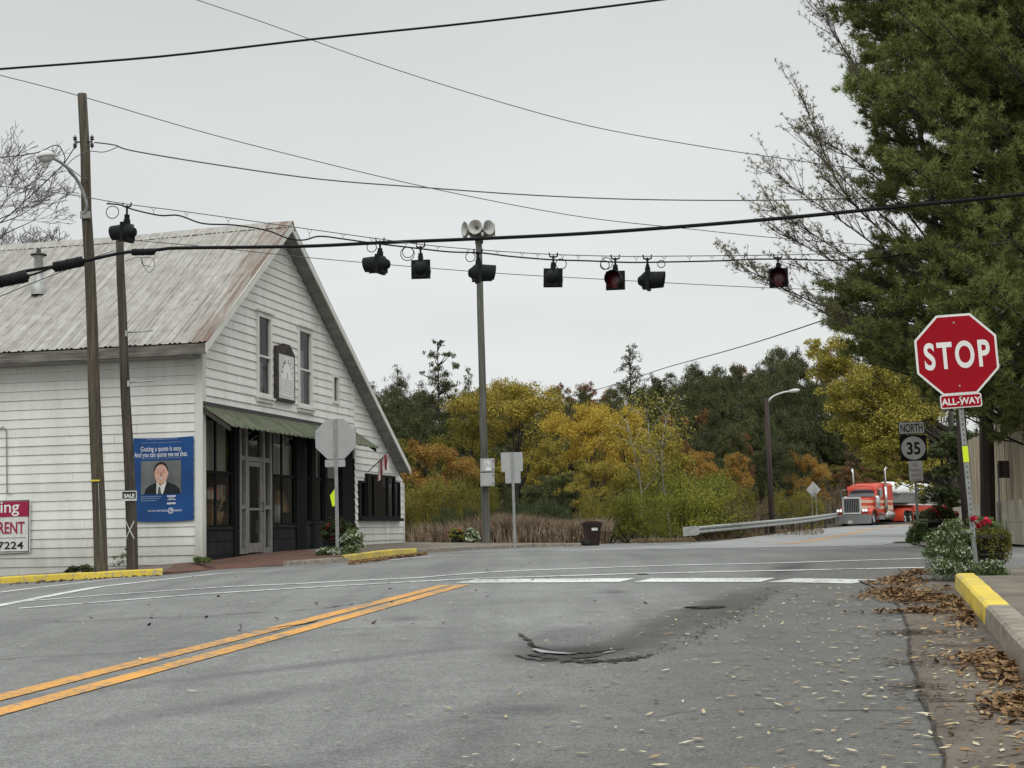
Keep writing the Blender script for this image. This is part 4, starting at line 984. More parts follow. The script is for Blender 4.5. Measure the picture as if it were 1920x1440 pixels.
# rental banner
plain('banner_white',(.62,.62,.60),.5,var=.1); plain('banner_crimson',(.30,.012,.055),.5,var=.1)
yl,zt_=LW(-190,948); yr,_=LW(61,937); _,zb2=LW(30,1036); _,zt_=LW(30,938)
ro,RW,RH=banner(yl,yr,zb2,zt_,'rental_banner','white and crimson banner reading RENT at the left picture edge','banner_white')
k=RH/98.0; ux=lambda px:RW-(61-px)*k; vz=lambda py:(1036-py)*k
g=MB(); g.bb(.06,ux(57),-.034,-.030,vz(969),vz(940.5)); g.build('crimson_band','banner_crimson',ro)
g=MB(); 
for a in ((.05,ux(58.5),vz(939.5),vz(938.2)),(.05,ux(58.5),vz(1034.8),vz(1033.6)),(ux(57.2),ux(58.5),vz(1033.6),vz(939.5))): g.bb(a[0],a[1],-.037,-.033,a[2],a[3])
g.bb(.2,ux(53),-.034,-.031,vz(1008.6),vz(1008)); g.build('border_line','sign_black',ro)
bt(ro,'ing',.36,ux(38),vz(960.5),'sign_white',.004,1.15,'RIGHT',y=-.038); bt(ro,'RENT',.36,ux(49.5),vz(1000),'banner_crimson',.006,.74,'RIGHT',y=-.036); bt(ro,'7224',.225,ux(47.5),vz(1029),'sign_black',.003,1.42,'RIGHT',y=-.036)
# conduit on wall
pcs=[LW(2,805),LW(8,801),LW(15,808),LW(16,925),LW(24,925)]
g=MB(); g.tube([(-.06,p[0],p[1]) for p in pcs],.014,6); g.build('conduit','post_steel',store)
# STORE DELI sign
sx0_,sx1_=FW(518.5,700,-.1)[0],FW(552,700,-.1)[0]; sz0,sz1=FW(535,753,-.1)[1],FW(535,645,-.1)[1]
W,H=sx1_-sx0_,sz1-sz0
so3=thing('store_sign','tall framed store and deli sign with arched wooden top between upper windows','wall sign',HM@Vector((sx0_+W/2,-.10,sz0)),(0,0,HA))
arch=[(-W/2,0),(W/2,0),(W/2,H*.84),(W*.42,H*.885),(W*.30,H*.955),(W*.22,H),(-W*.12,H),(-W*.22,H*.965),(-W*.3,H*.93),(-W*.5,H*.93)]
g=MB(); g.prism(arch,lambda x,z,d:(x,d,z),-.02,.07); g.build('frame','bracket_wood',so3)
g=MB(); g.bb(-W*.41,W*.43,-.028,-.021,H*.045,H*.80); g.build('panel','sign_old_white',so3)
g=MB(); g.face([(W*.02+W*.31*math.cos(R(a)),-.0295,H*.52+H*.25*math.sin(R(a))) for a in range(0,181,10)]+[(-W*.29,-.0295,H*.10),(W*.33,-.0295,H*.10)]); g.build('white_arch','sign_white',so3)
def arc_text(t,a0,a1,size):
    g=MB()
    for k,ch in enumerate(t):
        a=R(lerp(a0,a1,k/(len(t)-1))); cx,cz=W*.02+W*.235*math.cos(a),H*.47+H*.20*math.sin(a); r_=a-math.pi/2
        g.text(ch,size,lambda x,z:(cx+(x*math.cos(r_)-z*math.sin(r_))*.75,-.0315,cz+(x*math.sin(r_)+z*math.cos(r_))),.004)
    g.build('lettering','sign_black',so3)
arc_text('STORE',172,105,.15); arc_text('DELI',72,8,.15)
g=MB(); g.prism([(-.05,0),(.06,0),(.05,.03),(.03,.05),(.03,.14),(-.02,.14),(-.02,.05),(-.04,.03)],lambda x,z,d:(x+W*.03,-.0315+d,H*.40+z),0,.001); g.build('bell_emblem','bolt_grey',so3)
g=MB()
for q in range(7):
    x=-W*.28
    while x<W*.30: kk=rng.uniform(.03,.09); g.bb(x,min(x+kk,W*.31),-.0315,-.030,H*(.36-.038*q),H*(.375-.038*q)); x+=kk+.02
g.build('faded_lettering','bolt_grey',so3)
# flag
plain('flag_white',(.60,.55,.54),.8); plain('flag_red',(.22,.03,.045),.8)
fa=HM@Vector((*[FW(683.5,884)[0],-.12],FW(683.5,884)[1])); fb=HM@Vector((FW(734,842,-.75)[0],-.75,FW(734,842,-.75)[1]))
fo=thing('flag','limp red and white striped flag on a slanted pole at the store','flag',fa)
g=MB(); g.tube([(0,0,0),fb-fa],.014,8); g.lathe([(0,-.03),(.03,0),(0,.03)],8,Matrix.Translation(fb-fa)); g.build('flagpole','dark_metal',fo)
N=9
for mat,par,nm in (('flag_white',0,'flag_cloth'),('flag_red',1,'flag_stripes')):
    g=MB()
    for k in range(N):
        if k%2!=par: continue
        t0,t1=.40+.56*k/N,.40+.56*(k+1)/N; p0,p1=(fb-fa)*t0,(fb-fa)*t1
        dr=[0,.12,.24,.36,.44+.10*math.sin(k*.9)]
        for q in range(4):
            f=lambda p,d,kk:p+Vector((.16*d*d*0+.03*math.sin(kk*1.1+d*6)-.10*d,.05*math.cos(kk*1.7+d*5),-d*(1.0+.25*t0)))
            g.face([f(p0,dr[q],k),f(p1,dr[q],k+1),f(p1,dr[q+1],k+1),f(p0,dr[q+1],k)],True)
    g.build(nm,mat,fo)
# display items seen through the glass
plain('flower_red',(.55,.03,.035),.6); plain('pot_white',(.5,.5,.48),.5); plain('lampshade',(.5,.33,.2),.7)
def inside(name,label,cat,px,py,dy,parts):
    x,z=FW(px,py,SY+dy); o=thing(name,label,cat,HM@Vector((x,SY+dy,z)),(0,0,HA))
    for nm,pr,mat in parts: g=MB(); g.lathe(pr,12); g.build(nm,mat,o)
    return o
stand=[('vase',[(.0,0),(.08,.0),(.10,.12),(.05,.26),(.06,.3)],'pot_white'),('blooms',[(.0,.28),(.13,.33),(.16,.44),(.1,.54),(0,.56)],'flower_red')]
sh_z=0
for px,lab in ((432,'red flowers in a white vase behind the leftmost shop window'),(492,'red flowers in a vase right behind the shop door')):
    x,z=FW(px,921,SY+.35); o=thing('flower_vase',lab,'vase',HM@Vector((x,SY+.35,z-.42)),(0,0,HA))
    for nm,pr,mat in stand: g=MB(); g.lathe(pr,12); g.build(nm,mat,o)
    t_=MB(); t_.bb(-.3,.3,-.2,.25,-.04,-.001)
    for sx_ in (-.27,.27): t_.bb(sx_-.02,sx_+.02,-.18,-.14,-1.15,-.041); t_.bb(sx_-.02,sx_+.02,.19,.23,-1.15,-.041)
    d_=thing('display_table',lab.replace('red flowers in a white vase','small table under red flowers').replace('red flowers in a vase','small table under red flowers'),'table',HM@Vector((x,SY+.35,z-.42)),(0,0,HA)); t_.build('table_frame','weathered_wood',d_)
x,z=FW(523,950,SY+.5); o=thing('table_lamp','pale lamp with tan shade behind the window right of the door','lamp',HM@Vector((x,SY+.5,z-.55)),(0,0,HA))
g=MB(); g.lathe([(.12,-.35),(.14,.0),(.06,.2),(.03,.5)],12); g.build('lamp_base','pot_white',o); g=MB(); g.lathe([(.30,.4),(.12,.95)],16); g.build('lamp_shade','lampshade',o)
# ------------------------------------------------ trash bin
plain('bin_brown',(.024,.013,.013),.45,var=.15); plain('bin_wheel',(.012,.012,.012),.7)
BY=57; b0=at(1111,1026,BY); k=BY/2884
bn=thing('trash_bin','dark brown wheeled trash bin standing at the road edge','trash bin',b0,(0,0,R(6)))
w0,w1,h=22*k,29*k,46*k
g=MB(); g.face([(-w0/2,-.28,.06),(w0/2,-.28,.06),(w1/2,-.36,h-.06),(-w1/2,-.36,h-.06)]); g.face([(-w0/2,.28,.06),(w0/2,.28,.06),(w1/2,.36,h-.06),(-w1/2,.36,h-.06)])
g.face([(-w0/2,-.28,.06),(-w0/2,.28,.06),(-w1/2,.36,h-.06),(-w1/2,-.36,h-.06)]); g.face([(w0/2,-.28,.06),(w0/2,.28,.06),(w1/2,.36,h-.06),(w1/2,-.36,h-.06)]); g.face([(-w0/2,-.28,.06),(w0/2,-.28,.06),(w0/2,.28,.06),(-w0/2,.28,.06)])
g.bb(-w1/2-.02,w1/2+.02,-.38,.38,h-.14,h-.055); g.build('body','bin_brown',bn)
g=MB(); g.bb(-w1/2-.05,w1/2+.04,-.42,.40,h-.05,h); g.bb(-w1/2+.06,w1/2-.06,-.34,.34,h+.001,h+.04); g.build('lid','bin_brown',bn)
g=MB(); g.tube([(-w1/2-.02,-.3,h-.09),(-w1/2-.10,-.3,h-.07),(-w1/2-.10,.3,h-.07),(-w1/2-.02,.3,h-.09)],.018,6); g.build('handle','bin_brown',bn)
for y in (-.33,.33): g=MB(); g.lathe([(.0,-.03),(.13,-.03),(.14,0),(.13,.03),(0,.03)],16,Matrix.Translation((-w0/2-.03,y,.14))@Matrix.Rotation(R(90),4,'X')); g.build('wheel','bin_wheel',bn)
g=MB(); g.box((.04,-.352,h-.25),(.22,.006,.10),Matrix.Rotation(R(-4),3,'X')); g.build('sticker','sign_old_white',bn)
# ------------------------------------------------ guardrail
GP=[at(1300,995,66),at(1340,991,67.5),at(1420,983.5,73),at(1500,975.5,84),at(1548,969,95),at(1572,965,108),at(1612,957,126)]
gp=smooth_path([tuple(p) for p in GP],5)
gr=thing('guardrail','galvanised steel guardrail along the left edge of the far road','guardrail',GP[0])
g=MB(); sec=[(.0,.16),(-.08,.12),(-.08,.06),(.0,.0),(-.08,-.06),(-.08,-.12),(0,-.16)]
rows=[]
for i,p in enumerate(gp):
    t=(gp[min(i+1,len(gp)-1)]-gp[max(i-1,0)]); t.z=0; t.normalize(); nrm=Vector((t.y,-t.x,0))
    rows.append([p-GP[0]+nrm*(-s_*1.0)+Vector((0,0,h_)) for s_,h_ in sec])
for a_,b_ in zip(rows,rows[1:]):
    for j in range(len(sec)-1): g.face((a_[j],b_[j],b_[j+1],a_[j+1]))
g.build('rail_beam','galvanised',gr)
g=MB(); e=(gp[1]-gp[0]).normalized(); g.prism([(-.45,-.22),(.1,-.20),(.25,-.16),(.25,.16),(.1,.20),(-.45,.16)],lambda x,z,d:(x,d,z),-.06,.02); g.build('end_terminal','galvanised',gr)
for i in range(2,len(gp)-9,3):
    q=gp[i]-GP[0]; g=MB(); g.bb(q.x-.07,q.x+.07,q.y+.06,q.y+.2,q.z-.9,q.z+.14); g.build('rail_post','pole_wood_brown',gr)
# ------------------------------------------------ plank fence, wall
fA,fB=at(1812,950,40),at(1945,940,27.5)
fz=fA.z
fe=thing('plank_fence','weathered tan vertical plank fence on the block wall at right','fence',fA)
d=fB-fA; d.z=0; Lf=d.length; t=d.normalized(); nn=Vector((t.y,-t.x,0)); rng=random.Random(8)
g=MB(); x=0
M3=Matrix.Rotation(math.atan2(t.y,t.x),3,'Z')
while x<Lf:
    h=1.62+.03*math.sin(x)+rng.uniform(-.02,.02); g.box(t*(x+.07)+nn*rng.uniform(-.008,.008)+Vector((0,0,h/2)),(.136,.022,h),M3); x+=.145
g.build('planks','fence_wood',fe)
g=MB()
for z in (.3,1.3): g.box(t*(Lf/2)-nn*.05+Vector((0,0,z)),(Lf,.05,.09),M3)
g.build('rail','fence_wood',fe)
plain('block_concrete',(.40,.36,.29),.9,var=.3,sc=2)
wl_=thing('block_wall','low stained concrete block wall under the plank fence','wall',fA)
g=MB(); hwall=.82; x=-.9; rng=random.Random(4)
while x<Lf+.5:
    Lb=1.18
    for r_ in range(2): g.box(t*(x+Lb/2+(.0 if r_ else -.3))+nn*(.12+rng.uniform(-.006,.006))+Vector((0,0,-hwall+.205+.41*r_)),(Lb-.012,.3,.40),M3)
    x+=Lb
g.build('blocks','block_concrete',wl_)
pl=at(1882,880,30.6); o=thing('notice_board','small dark brown board fixed in front of the plank fence','notice board',pl)
g=MB(); g.box((0,0,0),(.22,.03,.34)); g.build('board','pole_wood_brown',o); g=MB(); g.tube([(-.12,0,-1.3),(-.12,.0,.1)],.02,6); g.build('conduit','post_steel',o)
# goods on display behind the shop windows
plain('box_pink',(.55,.22,.22),.7); plain('box_cream',(.5,.46,.38),.7); plain('basket_tan',(.26,.15,.08),.8,var=.4,sc=20); plain('dry_straw',(.35,.30,.18),.9)
def shelf_item(name,label,cat,px,py,dy,parts):
    x,z=FW(px,py,SY+dy); o=thing(name,label,cat,HM@Vector((x,SY+dy,z)),(0,0,HA))
    for nm,fn,mat in parts: g=MB(); fn(g); g.build(nm,mat,o)
x0_,z0_=FW(384,936,SY+.3); x1_,_=FW(436,936,SY+.3)
o=thing('display_shelf','wooden shelf with gift boxes behind the leftmost shop window','shelf',HM@Vector((x0_,SY+.32,z0_)),(0,0,HA))
g=MB(); g.bb(.05,x1_-x0_,-.16,.16,-.03,0); g.build('shelf_board','basket_tan',o)
for q in (.1,x1_-x0_-.06): g=MB(); g.bb(q,q+.05,-.14,.14,-1.3,-.031); g.build('leg','basket_tan',o)
for i,(px,c_,lab) in enumerate(((389,'box_cream','cream gift box at the left end of the window shelf'),(399,'box_pink','pink gift box in the middle of the window shelf'),(413,'box_cream','second pale box right of the pink one on the window shelf'))):
    x,_=FW(px,930,SY+.3); shelf_item('gift_box',lab,'box',px,936,.3,[('box',lambda g,i=i:(g.box((0,0,.10+.03*i),(.30,.16,.2+.06*i)),),c_),('ribbon',lambda g,i=i:(g.box((0,0,.10+.03*i),(.03,.166,.206+.06*i)),),'flower_red')])
shelf_item('basket','round tan basket low behind the leftmost shop window','basket',397,985,.35,[('basket_body',lambda g:g.lathe([(0,0),(.22,.0),(.27,.3),(.25,.3),(.2,.03),(0,.03)],14),'basket_tan'),('straw',lambda g:[g.tube([(0,0,.1),(.3*math.cos(k),.3*math.sin(k),.55+.1*math.sin(k*3))],.012,4) for k in range(16)],'dry_straw')])
shelf_item('basket','tan basket of straw right of the first one in the shop window','basket',424,983,.35,[('basket_body',lambda g:g.lathe([(0,0),(.18,.0),(.23,.25),(.21,.25),(.17,.03),(0,.03)],14),'basket_tan'),('straw',lambda g:[g.tube([(0,0,.1),(.26*math.cos(k),.26*math.sin(k),.45+.1*math.sin(k*3))],.012,4) for k in range(14)],'dry_straw')])
shelf_item('white_jar','white lidded jar low behind the window right of the door','jar',519,982,.3,[('jar_body',lambda g:g.lathe([(0,0),(.13,0),(.15,.2),(.12,.42),(.08,.46),(0,.46)],14),'pot_white')])
shelf_item('dress_form','tall pale draped figure behind the right pane beside the door','mannequin',543,984,.45,[('drape',lambda g:g.lathe([(0,0),(.26,0),(.22,.5),(.17,.95),(.20,1.2),(.08,1.36),(.06,1.5),(0,1.52)],14),'curtain_pale')])
shelf_item('notice_card','small white card standing in the shop door glass','sign',484,1000,.12,[('card',lambda g:(g.box((0,0,.15),(.24,.01,.32)),),'pot_white')])
# ================================================================== lorry with tank trailer
plain('truck_red',(.55,.06,.03),.3,var=.06,spec=.5); plain('truck_cream',(.62,.50,.36),.35,var=.05); plain('chrome',(.55,.56,.56),.22,metal=.85,var=.06); plain('bumper_grey',(.26,.27,.27),.3,metal=.4,var=.08); plain('grille_dark',(.03,.032,.036),.4); plain('tyre',(.014,.014,.014),.85); plain('windscreen',(.05,.06,.07),.12,spec=.8,var=.1); plain('tank_white',(.72,.73,.73),.35,var=.05,sc=2); plain('tank_grey',(.22,.225,.225),.4,metal=.2)
m,n,l,b=base('headlight_lit'); b.inputs['Base Color'].default_value=(.9,.9,.88,1); b.inputs['Emission Color'].default_value=(1,.98,.92,1); b.inputs['Emission Strength'].default_value=.45; MATS['headlight_lit']=m
TY=106.0; tb=at(1598,985.5,TY)
tz=zg(tb.x,TY)+.01
TR=R(-31)
tr=thing('semi_truck','bright red semi truck with cream stripes and twin chrome stacks coming down the road','truck',(tb.x,TY,tz),(0,0,TR))
print('truck z px',tb.z,tz)
def loft(secs,mat,name,parent,cap=True,smooth=False):
    """secs: list of (y,[(x,z)...])"""
    g=MB(); m_=len(secs[0][1])
    for y,s in secs: g.v+=[(x,y,z) for x,z in s]
    for i in range(len(secs)-1):
        for k in range(m_): a=i*m_+k; b_=i*m_+(k+1)%m_; g.f.append((a,b_,b_+m_,a+m_)); g.sm.append(smooth)
    if cap: g.f.append(tuple(range(m_))); g.f.append(tuple((len(secs)-1)*m_+k for k in reversed(range(m_)))); g.sm+=[False]*2
    return g.build(name,mat,parent)
def sec(w,z0,z1,r): return [(-w,z0),(w,z0),(w,z1-r),(w-r*.4,z1-r*.25),(w-r*1.3,z1),(-w+r*1.3,z1),(-w+r*.4,z1-r*.25),(-w,z1-r)]
hood=loft([(.16,sec(.60,.80,1.86,.14)),(1.2,sec(.70,.80,1.89,.16)),(2.25,sec(.86,.80,1.95,.2))],'truck_red','hood',tr)
for z0,z1 in ((1.14,1.34),(1.55,1.74)):
    for s in (-1,1):
        g=MB(); P=[(.18,.604),(1.2,.704),(2.24,.864)]
        for (y0,w0_),(y1,w1_) in zip(P,P[1:]): g.face([(s*w0_,y0,z0),(s*w1_,y1,z0+.02),(s*w1_,y1,z1+.02),(s*w0_,y0,z1)])
        g.build('cream_stripe','truck_cream',hood)
cab=loft([(2.2,sec(1.02,.75,1.96,.1)),(2.45,sec(1.03,.75,2.62,.16)),(2.75,sec(1.03,.75,2.86,.2)),(4.0,sec(1.03,.75,2.96,.2))],'truck_red','cab',tr)
g=MB(); g.face([(-.92,2.17,1.99),(-.01,2.13,2.01),(-.01,2.40,2.54),(-.88,2.43,2.52)]); g.face([(.01,2.13,2.01),(.92,2.17,1.99),(.88,2.43,2.52),(.01,2.40,2.54)]); g.build('windscreen','windscreen',cab)
g=MB(); g.prism([(-.98,2.50),(0,2.55),(.98,2.50),(.98,2.74),(0,2.78),(-.98,2.74)],lambda x,z,d:(x,2.02+d+(z-2.5)*.35+.06*abs(x),z),0,.03); g.build('sun_visor','truck_red',cab)
for s in (-1,1):
    g=MB(); g.box((s*1.035,2.95,1.5),(.01,.95,1.35)); g.build('door','truck_red',cab)
    g=MB(); g.box((s*1.042,2.98,2.22),(.012,.72,.48)); g.build('door_window','windscreen',cab)
    for z in (1.24,1.65): g=MB(); g.box((s*1.043,3.1,z),(.008,1.75,.20)); g.build('cream_stripe','truck_cream',cab)
slp=loft([(4.02,sec(1.08,.85,3.0,.2)),(5.9,sec(1.08,.85,3.0,.2))],'truck_red','sleeper',tr)
for s in (-1,1):
    for z,h_ in ((1.24,.30),(1.68,.14)): g=MB(); g.box((s*1.085,4.95,z),(.01,1.8,h_)); g.build('cream_stripe','truck_cream',slp)
g=MB(); g.bb(-.64,.64,.02,.16,.80,.90); g.bb(-.64,.64,.02,.16,1.84,1.96); g.bb(-.64,-.56,.02,.16,.90,1.84); g.bb(.56,.64,.02,.16,.90,1.84); gl=g.build('grille_frame','cobra_white',tr)
g=MB(); g.bb(-.555,.555,.08,.15,.905,1.835); g.build('grille_mesh','grille_dark',gl)
g=MB()
for i in range(9): x=-.5+.125*i; g.bb(x-.02,x+.02,.055,.079,.905,1.835)
g.build('grille_bars','bumper_grey',gl)
g=MB(); g.bb(-1.22,1.22,-.10,.05,.14,.76); g.bb(-1.22,-1.16,.05,.5,.16,.74); g.bb(1.16,1.22,.05,.5,.16,.74); bp=g.build('bumper','bumper_grey',tr)
g=MB(); g.box((-.1,-.108,.26),(.32,.012,.2)); g.build('licence_plate','sign_old_white',bp)
for s in (-1,1):
    # front fender: swept arc over the wheel
    g=MB(); N=10
    for k in range(N):
        a0,a1=R(180-170*k/N-5),R(180-170*(k+1)/N-5)
        P=lambda a,x:(s*x,1.3+.78*math.cos(a),.55+.68*math.sin(a))
        g.face([P(a0,.66),P(a0,1.2),P(a1,1.2),P(a1,.66)],True); 
        Q=lambda a,x,q:(s*x,1.3+.78*q*math.cos(a),.55+.68*q*math.sin(a)); g.face([Q(a0,1.2,1),Q(a1,1.2,1),Q(a1,1.21,.84),Q(a0,1.21,.84)],True)
    g.box((s*.92,.42,.86),(.54,.5,.2)); g.build('front_fender','truck_red',tr)
    g=MB(); g.box((s*.90,.13,1.04),(.40,.14,.22)); g.build('headlight_pod','chrome',tr)
    g=MB()
    for dx in (-.1,.1): g.lathe([(0,.02),(.085,.015),(.095,0)],12,Matrix.Translation((s*.90+dx,.055,1.04))@Matrix.Rotation(R(90),4,'X'))
    g.build('headlight','headlight_lit',tr)
    g=MB(); g.tube([(s*1.17,4.0,.9),(s*1.17,4.0,3.75),(s*1.19,4.05,3.9),(s*1.24,4.2,4.02)],.085,10); g.tube([(s*1.17,4.0,1.1),(s*1.17,4.0,2.7)],.12,12); g.build('exhaust_stack','chrome',tr)
    g=MB(); g.lathe([(.0,0),(.17,.0),(.19,.06),(.19,.75),(.17,.82),(.1,.9),(0,.9)],14,Matrix.Translation((s*1.13,2.2,1.15))); g.build('air_cleaner','chrome',tr)
    g=MB(); g.tube([(s*1.04,2.4,2.5),(s*1.42,2.2,2.52),(s*1.44,2.2,1.85),(s*1.06,2.45,1.85)],.025,6); g.box((s*1.44,2.18,2.2),(.18,.06,.5)); g.build('mirror','chrome',tr)
    g=MB(); g.lathe([(0,0),(.30,0),(.335,.05),(.335,1.55),(.30,1.6),(0,1.6)],18,Matrix.Translation((s*.95,4.1,.72))@Matrix.Rotation(R(-90),4,'X')); g.build('fuel_tank','chrome',tr)
    g=MB(); g.box((s*1.05,2.9,.55),(.3,1.2,.3)); g.box((s*1.05,2.9,.85),(.28,1.1,.06)); g.build('step_box','bumper_grey',tr)
    g=MB(); g.box((s*1.0,5.4,.80),(.2,1.4,.10)); g.build('side_skirt','truck_red',tr)
    wz=[(1.3,.86)]+[(8.2,.83),(9.55,.83)]
    for y,x in wz:
        ww=.30 if y<3 else .56
        g=MB(); Mx=Matrix.Translation((s*(x+.12),y,.51))@Matrix.Rotation(R(90),4,'Y'); g.lathe([(.30,-ww/2),(.47,-ww/2),(.51,-ww/2+.04),(.51,ww/2-.04),(.47,ww/2),(.30,ww/2)],22,Mx); tw=g.build('wheel','tyre',tr)
        g=MB(); q=s*(ww/2-.04); g.lathe([(0,q+.03*s),(.1,q+.03*s),(.13,q-.03*s),(.26,q-.05*s),(.30,q)],18,Mx); g.build('rim','chrome',tw)
        if y>3 and y<9:
            g=MB()
            arc=[(8.2+.68*math.cos(R(a)),.51+.70*math.sin(R(a))) for a in range(200,89,-11)]+[(9.55+.68*math.cos(R(a)),.51+.70*math.sin(R(a))) for a in range(90,-21,-11)]
            inn=[(8.2+.52*math.cos(R(a)),.51+.50*math.sin(R(a))) for a in range(200,89,-11)]+[(9.55+.52*math.cos(R(a)),.51+.50*math.sin(R(a))) for a in range(90,-21,-11)]
            for (y0,z0),(y1,z1),(v0,w0),(v1,w1) in zip(arc,arc[1:],inn,inn[1:]):
                g.face([(s*.5,y0,z0),(s*1.25,y0,z0),(s*1.25,y1,z1),(s*.5,y1,z1)],True); g.face([(s*1.25,y0,z0),(s*1.25,y1,z1),(s*1.255,v1,w1),(s*1.255,v0,w0)],True)
            g.build('rear_fender','truck_red',tr)
g=MB(); g.bb(-.45,-.3,2.2,10.4,.75,1.0); g.bb(.3,.45,2.2,10.4,.75,1.0); g.bb(-.6,.6,7.6,9.4,1.02,1.15); g.bb(-.8,.8,6.0,6.3,.5,1.3); g.build('chassis','grille_dark',tr)
tl=thing('tank_trailer','white topped tank trailer hitched behind the red truck','trailer',Vector((tb.x,TY,tz))+Matrix.Rotation(TR,3,'Z')@Vector((0,7.2,0)),(0,0,TR))
S=lambda w_,zc,h_:[(w_*math.cos(R(a)),zc+h_*math.sin(R(a))) for a in range(0,181,15)]+[(-w_,zc-.2),(w_,zc-.2)]
loft([(-.5,S(.6,2.45,.35)),(0,S(1.15,2.45,.6)),(.8,S(1.25,2.45,.72)),(9.5,S(1.25,2.45,.72)),(10.2,S(.9,2.45,.5))],'tank_white','tank_top',tl,smooth=True)
loft([(-.4,[(-.6,1.6),(.6,1.6),(.6,2.24),(-.6,2.24)]),(.6,[(-1.2,1.6),(1.2,1.6),(1.2,2.24),(-1.2,2.24)]),(10,[(-1.2,1.6),(1.2,1.6),(1.2,2.24),(-1.2,2.24)])],'tank_grey','tank_body',tl)
g=MB(); g.bb(-1.27,1.27,3.0,10.2,.95,1.42); g.build('side_rail','truck_red',tl)
g=MB(); g.bb(-1.28,1.28,2.0,10.21,1.425,1.53); g.build('rail_stripe','tank_white',tl)
for y in (7.2,8.5):
    for s in (-1,1): g=MB(); g.lathe([(.30,-.28),(.47,-.28),(.51,-.24),(.51,.24),(.47,.28),(.30,.28)],18,Matrix.Translation((s*.9,y,.51))@Matrix.Rotation(R(90),4,'Y')); g.lathe([(0,.2*s),(.3,.2*s)],14,Matrix.Translation((s*.9,y,.51))@Matrix.Rotation(R(90),4,'Y')); g.build('wheel','tyre',tl)
# ================================================================== vegetation
import numpy as np
def leafmesh(name,C,size,seed,asp=.62,up=.35,jit=.35,outward=None):
    """one small bent-free rhombus per centre"""
    r=np.random.default_rng(seed); C=np.asarray(C,float); N=len(C)
    nrm=r.normal(size=(N,3)); nrm[:,2]=np.abs(nrm[:,2])+up
    if outward is not None: nrm+=outward*1.0
    nrm/=np.linalg.norm(nrm,axis=1)[:,None]
    t=r.normal(size=(N,3)); t-= (t*nrm).sum(1)[:,None]*nrm; t/=np.linalg.norm(t,axis=1)[:,None]
    bt_=np.cross(nrm,t); s=(size*(1+jit*r.uniform(-1,1,N)))[:,None] if np.isscalar(size) else (size*(1+jit*r.uniform(-1,1,N)))[:,None]
    V=np.stack([C-t*s,C+bt_*s*asp,C+t*s,C-bt_*s*asp],1).reshape(-1,3)
    me=bpy.data.meshes.new(name); me.vertices.add(4*N); me.vertices.foreach_set('co',V.astype(np.float32).ravel())
    me.loops.add(4*N); me.loops.foreach_set('vertex_index',np.arange(4*N,dtype=np.int32)); me.polygons.add(N)
    me.polygons.foreach_set('loop_start',np.arange(0,4*N,4,dtype=np.int32)); me.update(calc_edges=True); return me
def lobes_pts(L,n,seed,shell=.62):
    """L rows: x,y,z,rx,ry,rz ; n leaf centres"""
    r=np.random.default_rng(seed); L=np.asarray(L,float)
    wt=(L[:,3]*L[:,5]+L[:,3]*L[:,4]); wt/=wt.sum(); k=r.choice(len(L),n,p=wt)
    d=r.normal(size=(n,3)); d/=np.linalg.norm(d,axis=1)[:,None]
    rad=shell+(1.08-shell)*r.random(n)**.7
    lump=1+.18*np.sin(d[:,0]*7+k)*np.sin(d[:,1]*6+2*k)*np.sin(d[:,2]*7+k*.7)
    return L[k,:3]+d*(rad*lump)[:,None]*L[k,3:6], d
def objmesh(name,me,mat,parent=None):
    o=bpy.data.objects.new(name,me); COL.objects.link(o)
    if mat and not me.materials: me.materials.append(MATS[mat])
    if mat: 
        o.material_slots[0].link='OBJECT'; o.material_slots[0].material=MATS[mat]
    if parent is not None: o.parent=parent
    return o
leafmat('leaf_gold',[(.20,.15,.03),(.44,.32,.05),(.66,.48,.09)]); leafmat('leaf_olive',[(.085,.09,.02),(.17,.16,.032),(.27,.23,.05)])
leafmat('leaf_olivegold',[(.11,.105,.022),(.25,.21,.04),(.48,.37,.08)])
leafmat('leaf_orange',[(.12,.085,.028),(.28,.17,.045),(.46,.27,.065)]); leafmat('leaf_russet',[(.10,.055,.03),(.20,.105,.05),(.30,.17,.075)])
leafmat('leaf_green',[(.07,.095,.018),(.14,.18,.03),(.24,.27,.05)]); leafmat('leaf_deep',[(.035,.05,.022),(.065,.085,.035),(.11,.13,.05)])
leafmat('leaf_pine',[(.036,.044,.020),(.064,.074,.031),(.115,.125,.052)],.12); leafmat('leaf_brown',[(.10,.075,.045),(.18,.13,.075),(.26,.20,.12)])
leafmat('leaf_lemon',[(.11,.105,.025),(.25,.22,.042),(.44,.38,.085)])
leafmat('needle',[(.042,.06,.021),(.13,.16,.05),(.29,.325,.11)],.25,.6)
leafmat('needle_rusty',[(.09,.06,.03),(.16,.11,.05),(.2,.15,.07)],.15)
leafmat('leaf_herb',[(.06,.09,.03),(.12,.17,.06),(.2,.26,.1)],.3,6); leafmat('leaf_trail',[(.08,.085,.02),(.17,.17,.04),(.28,.26,.07)],.3,6); leafmat('leaf_darkherb',[(.02,.03,.015),(.045,.06,.025),(.07,.09,.035)],.2,6)
leafmat('bloom_white',[(.34,.38,.28),(.50,.53,.44),(.62,.64,.57)],.2,6); leafmat('bloom_red',[(.40,.01,.03),(.55,.02,.06),(.65,.04,.1)],.2,6)
leafmat('litter_pale',[(.16,.10,.05),(.40,.28,.12),(.52,.46,.30),(.62,.57,.42)],.1,3); leafmat('litter_brown',[(.06,.035,.02),(.20,.115,.055),(.36,.24,.12)],.1,4); leafmat('litter_dark',[(.02,.012,.01),(.05,.03,.02),(.09,.05,.03)],.0,4)
leafmat('reed',[(.07,.05,.032),(.20,.145,.10),(.42,.33,.24)],.2,1.5); leafmat('sparse_leaf',[(.10,.08,.055),(.19,.18,.09),(.30,.31,.15)],.4,1)
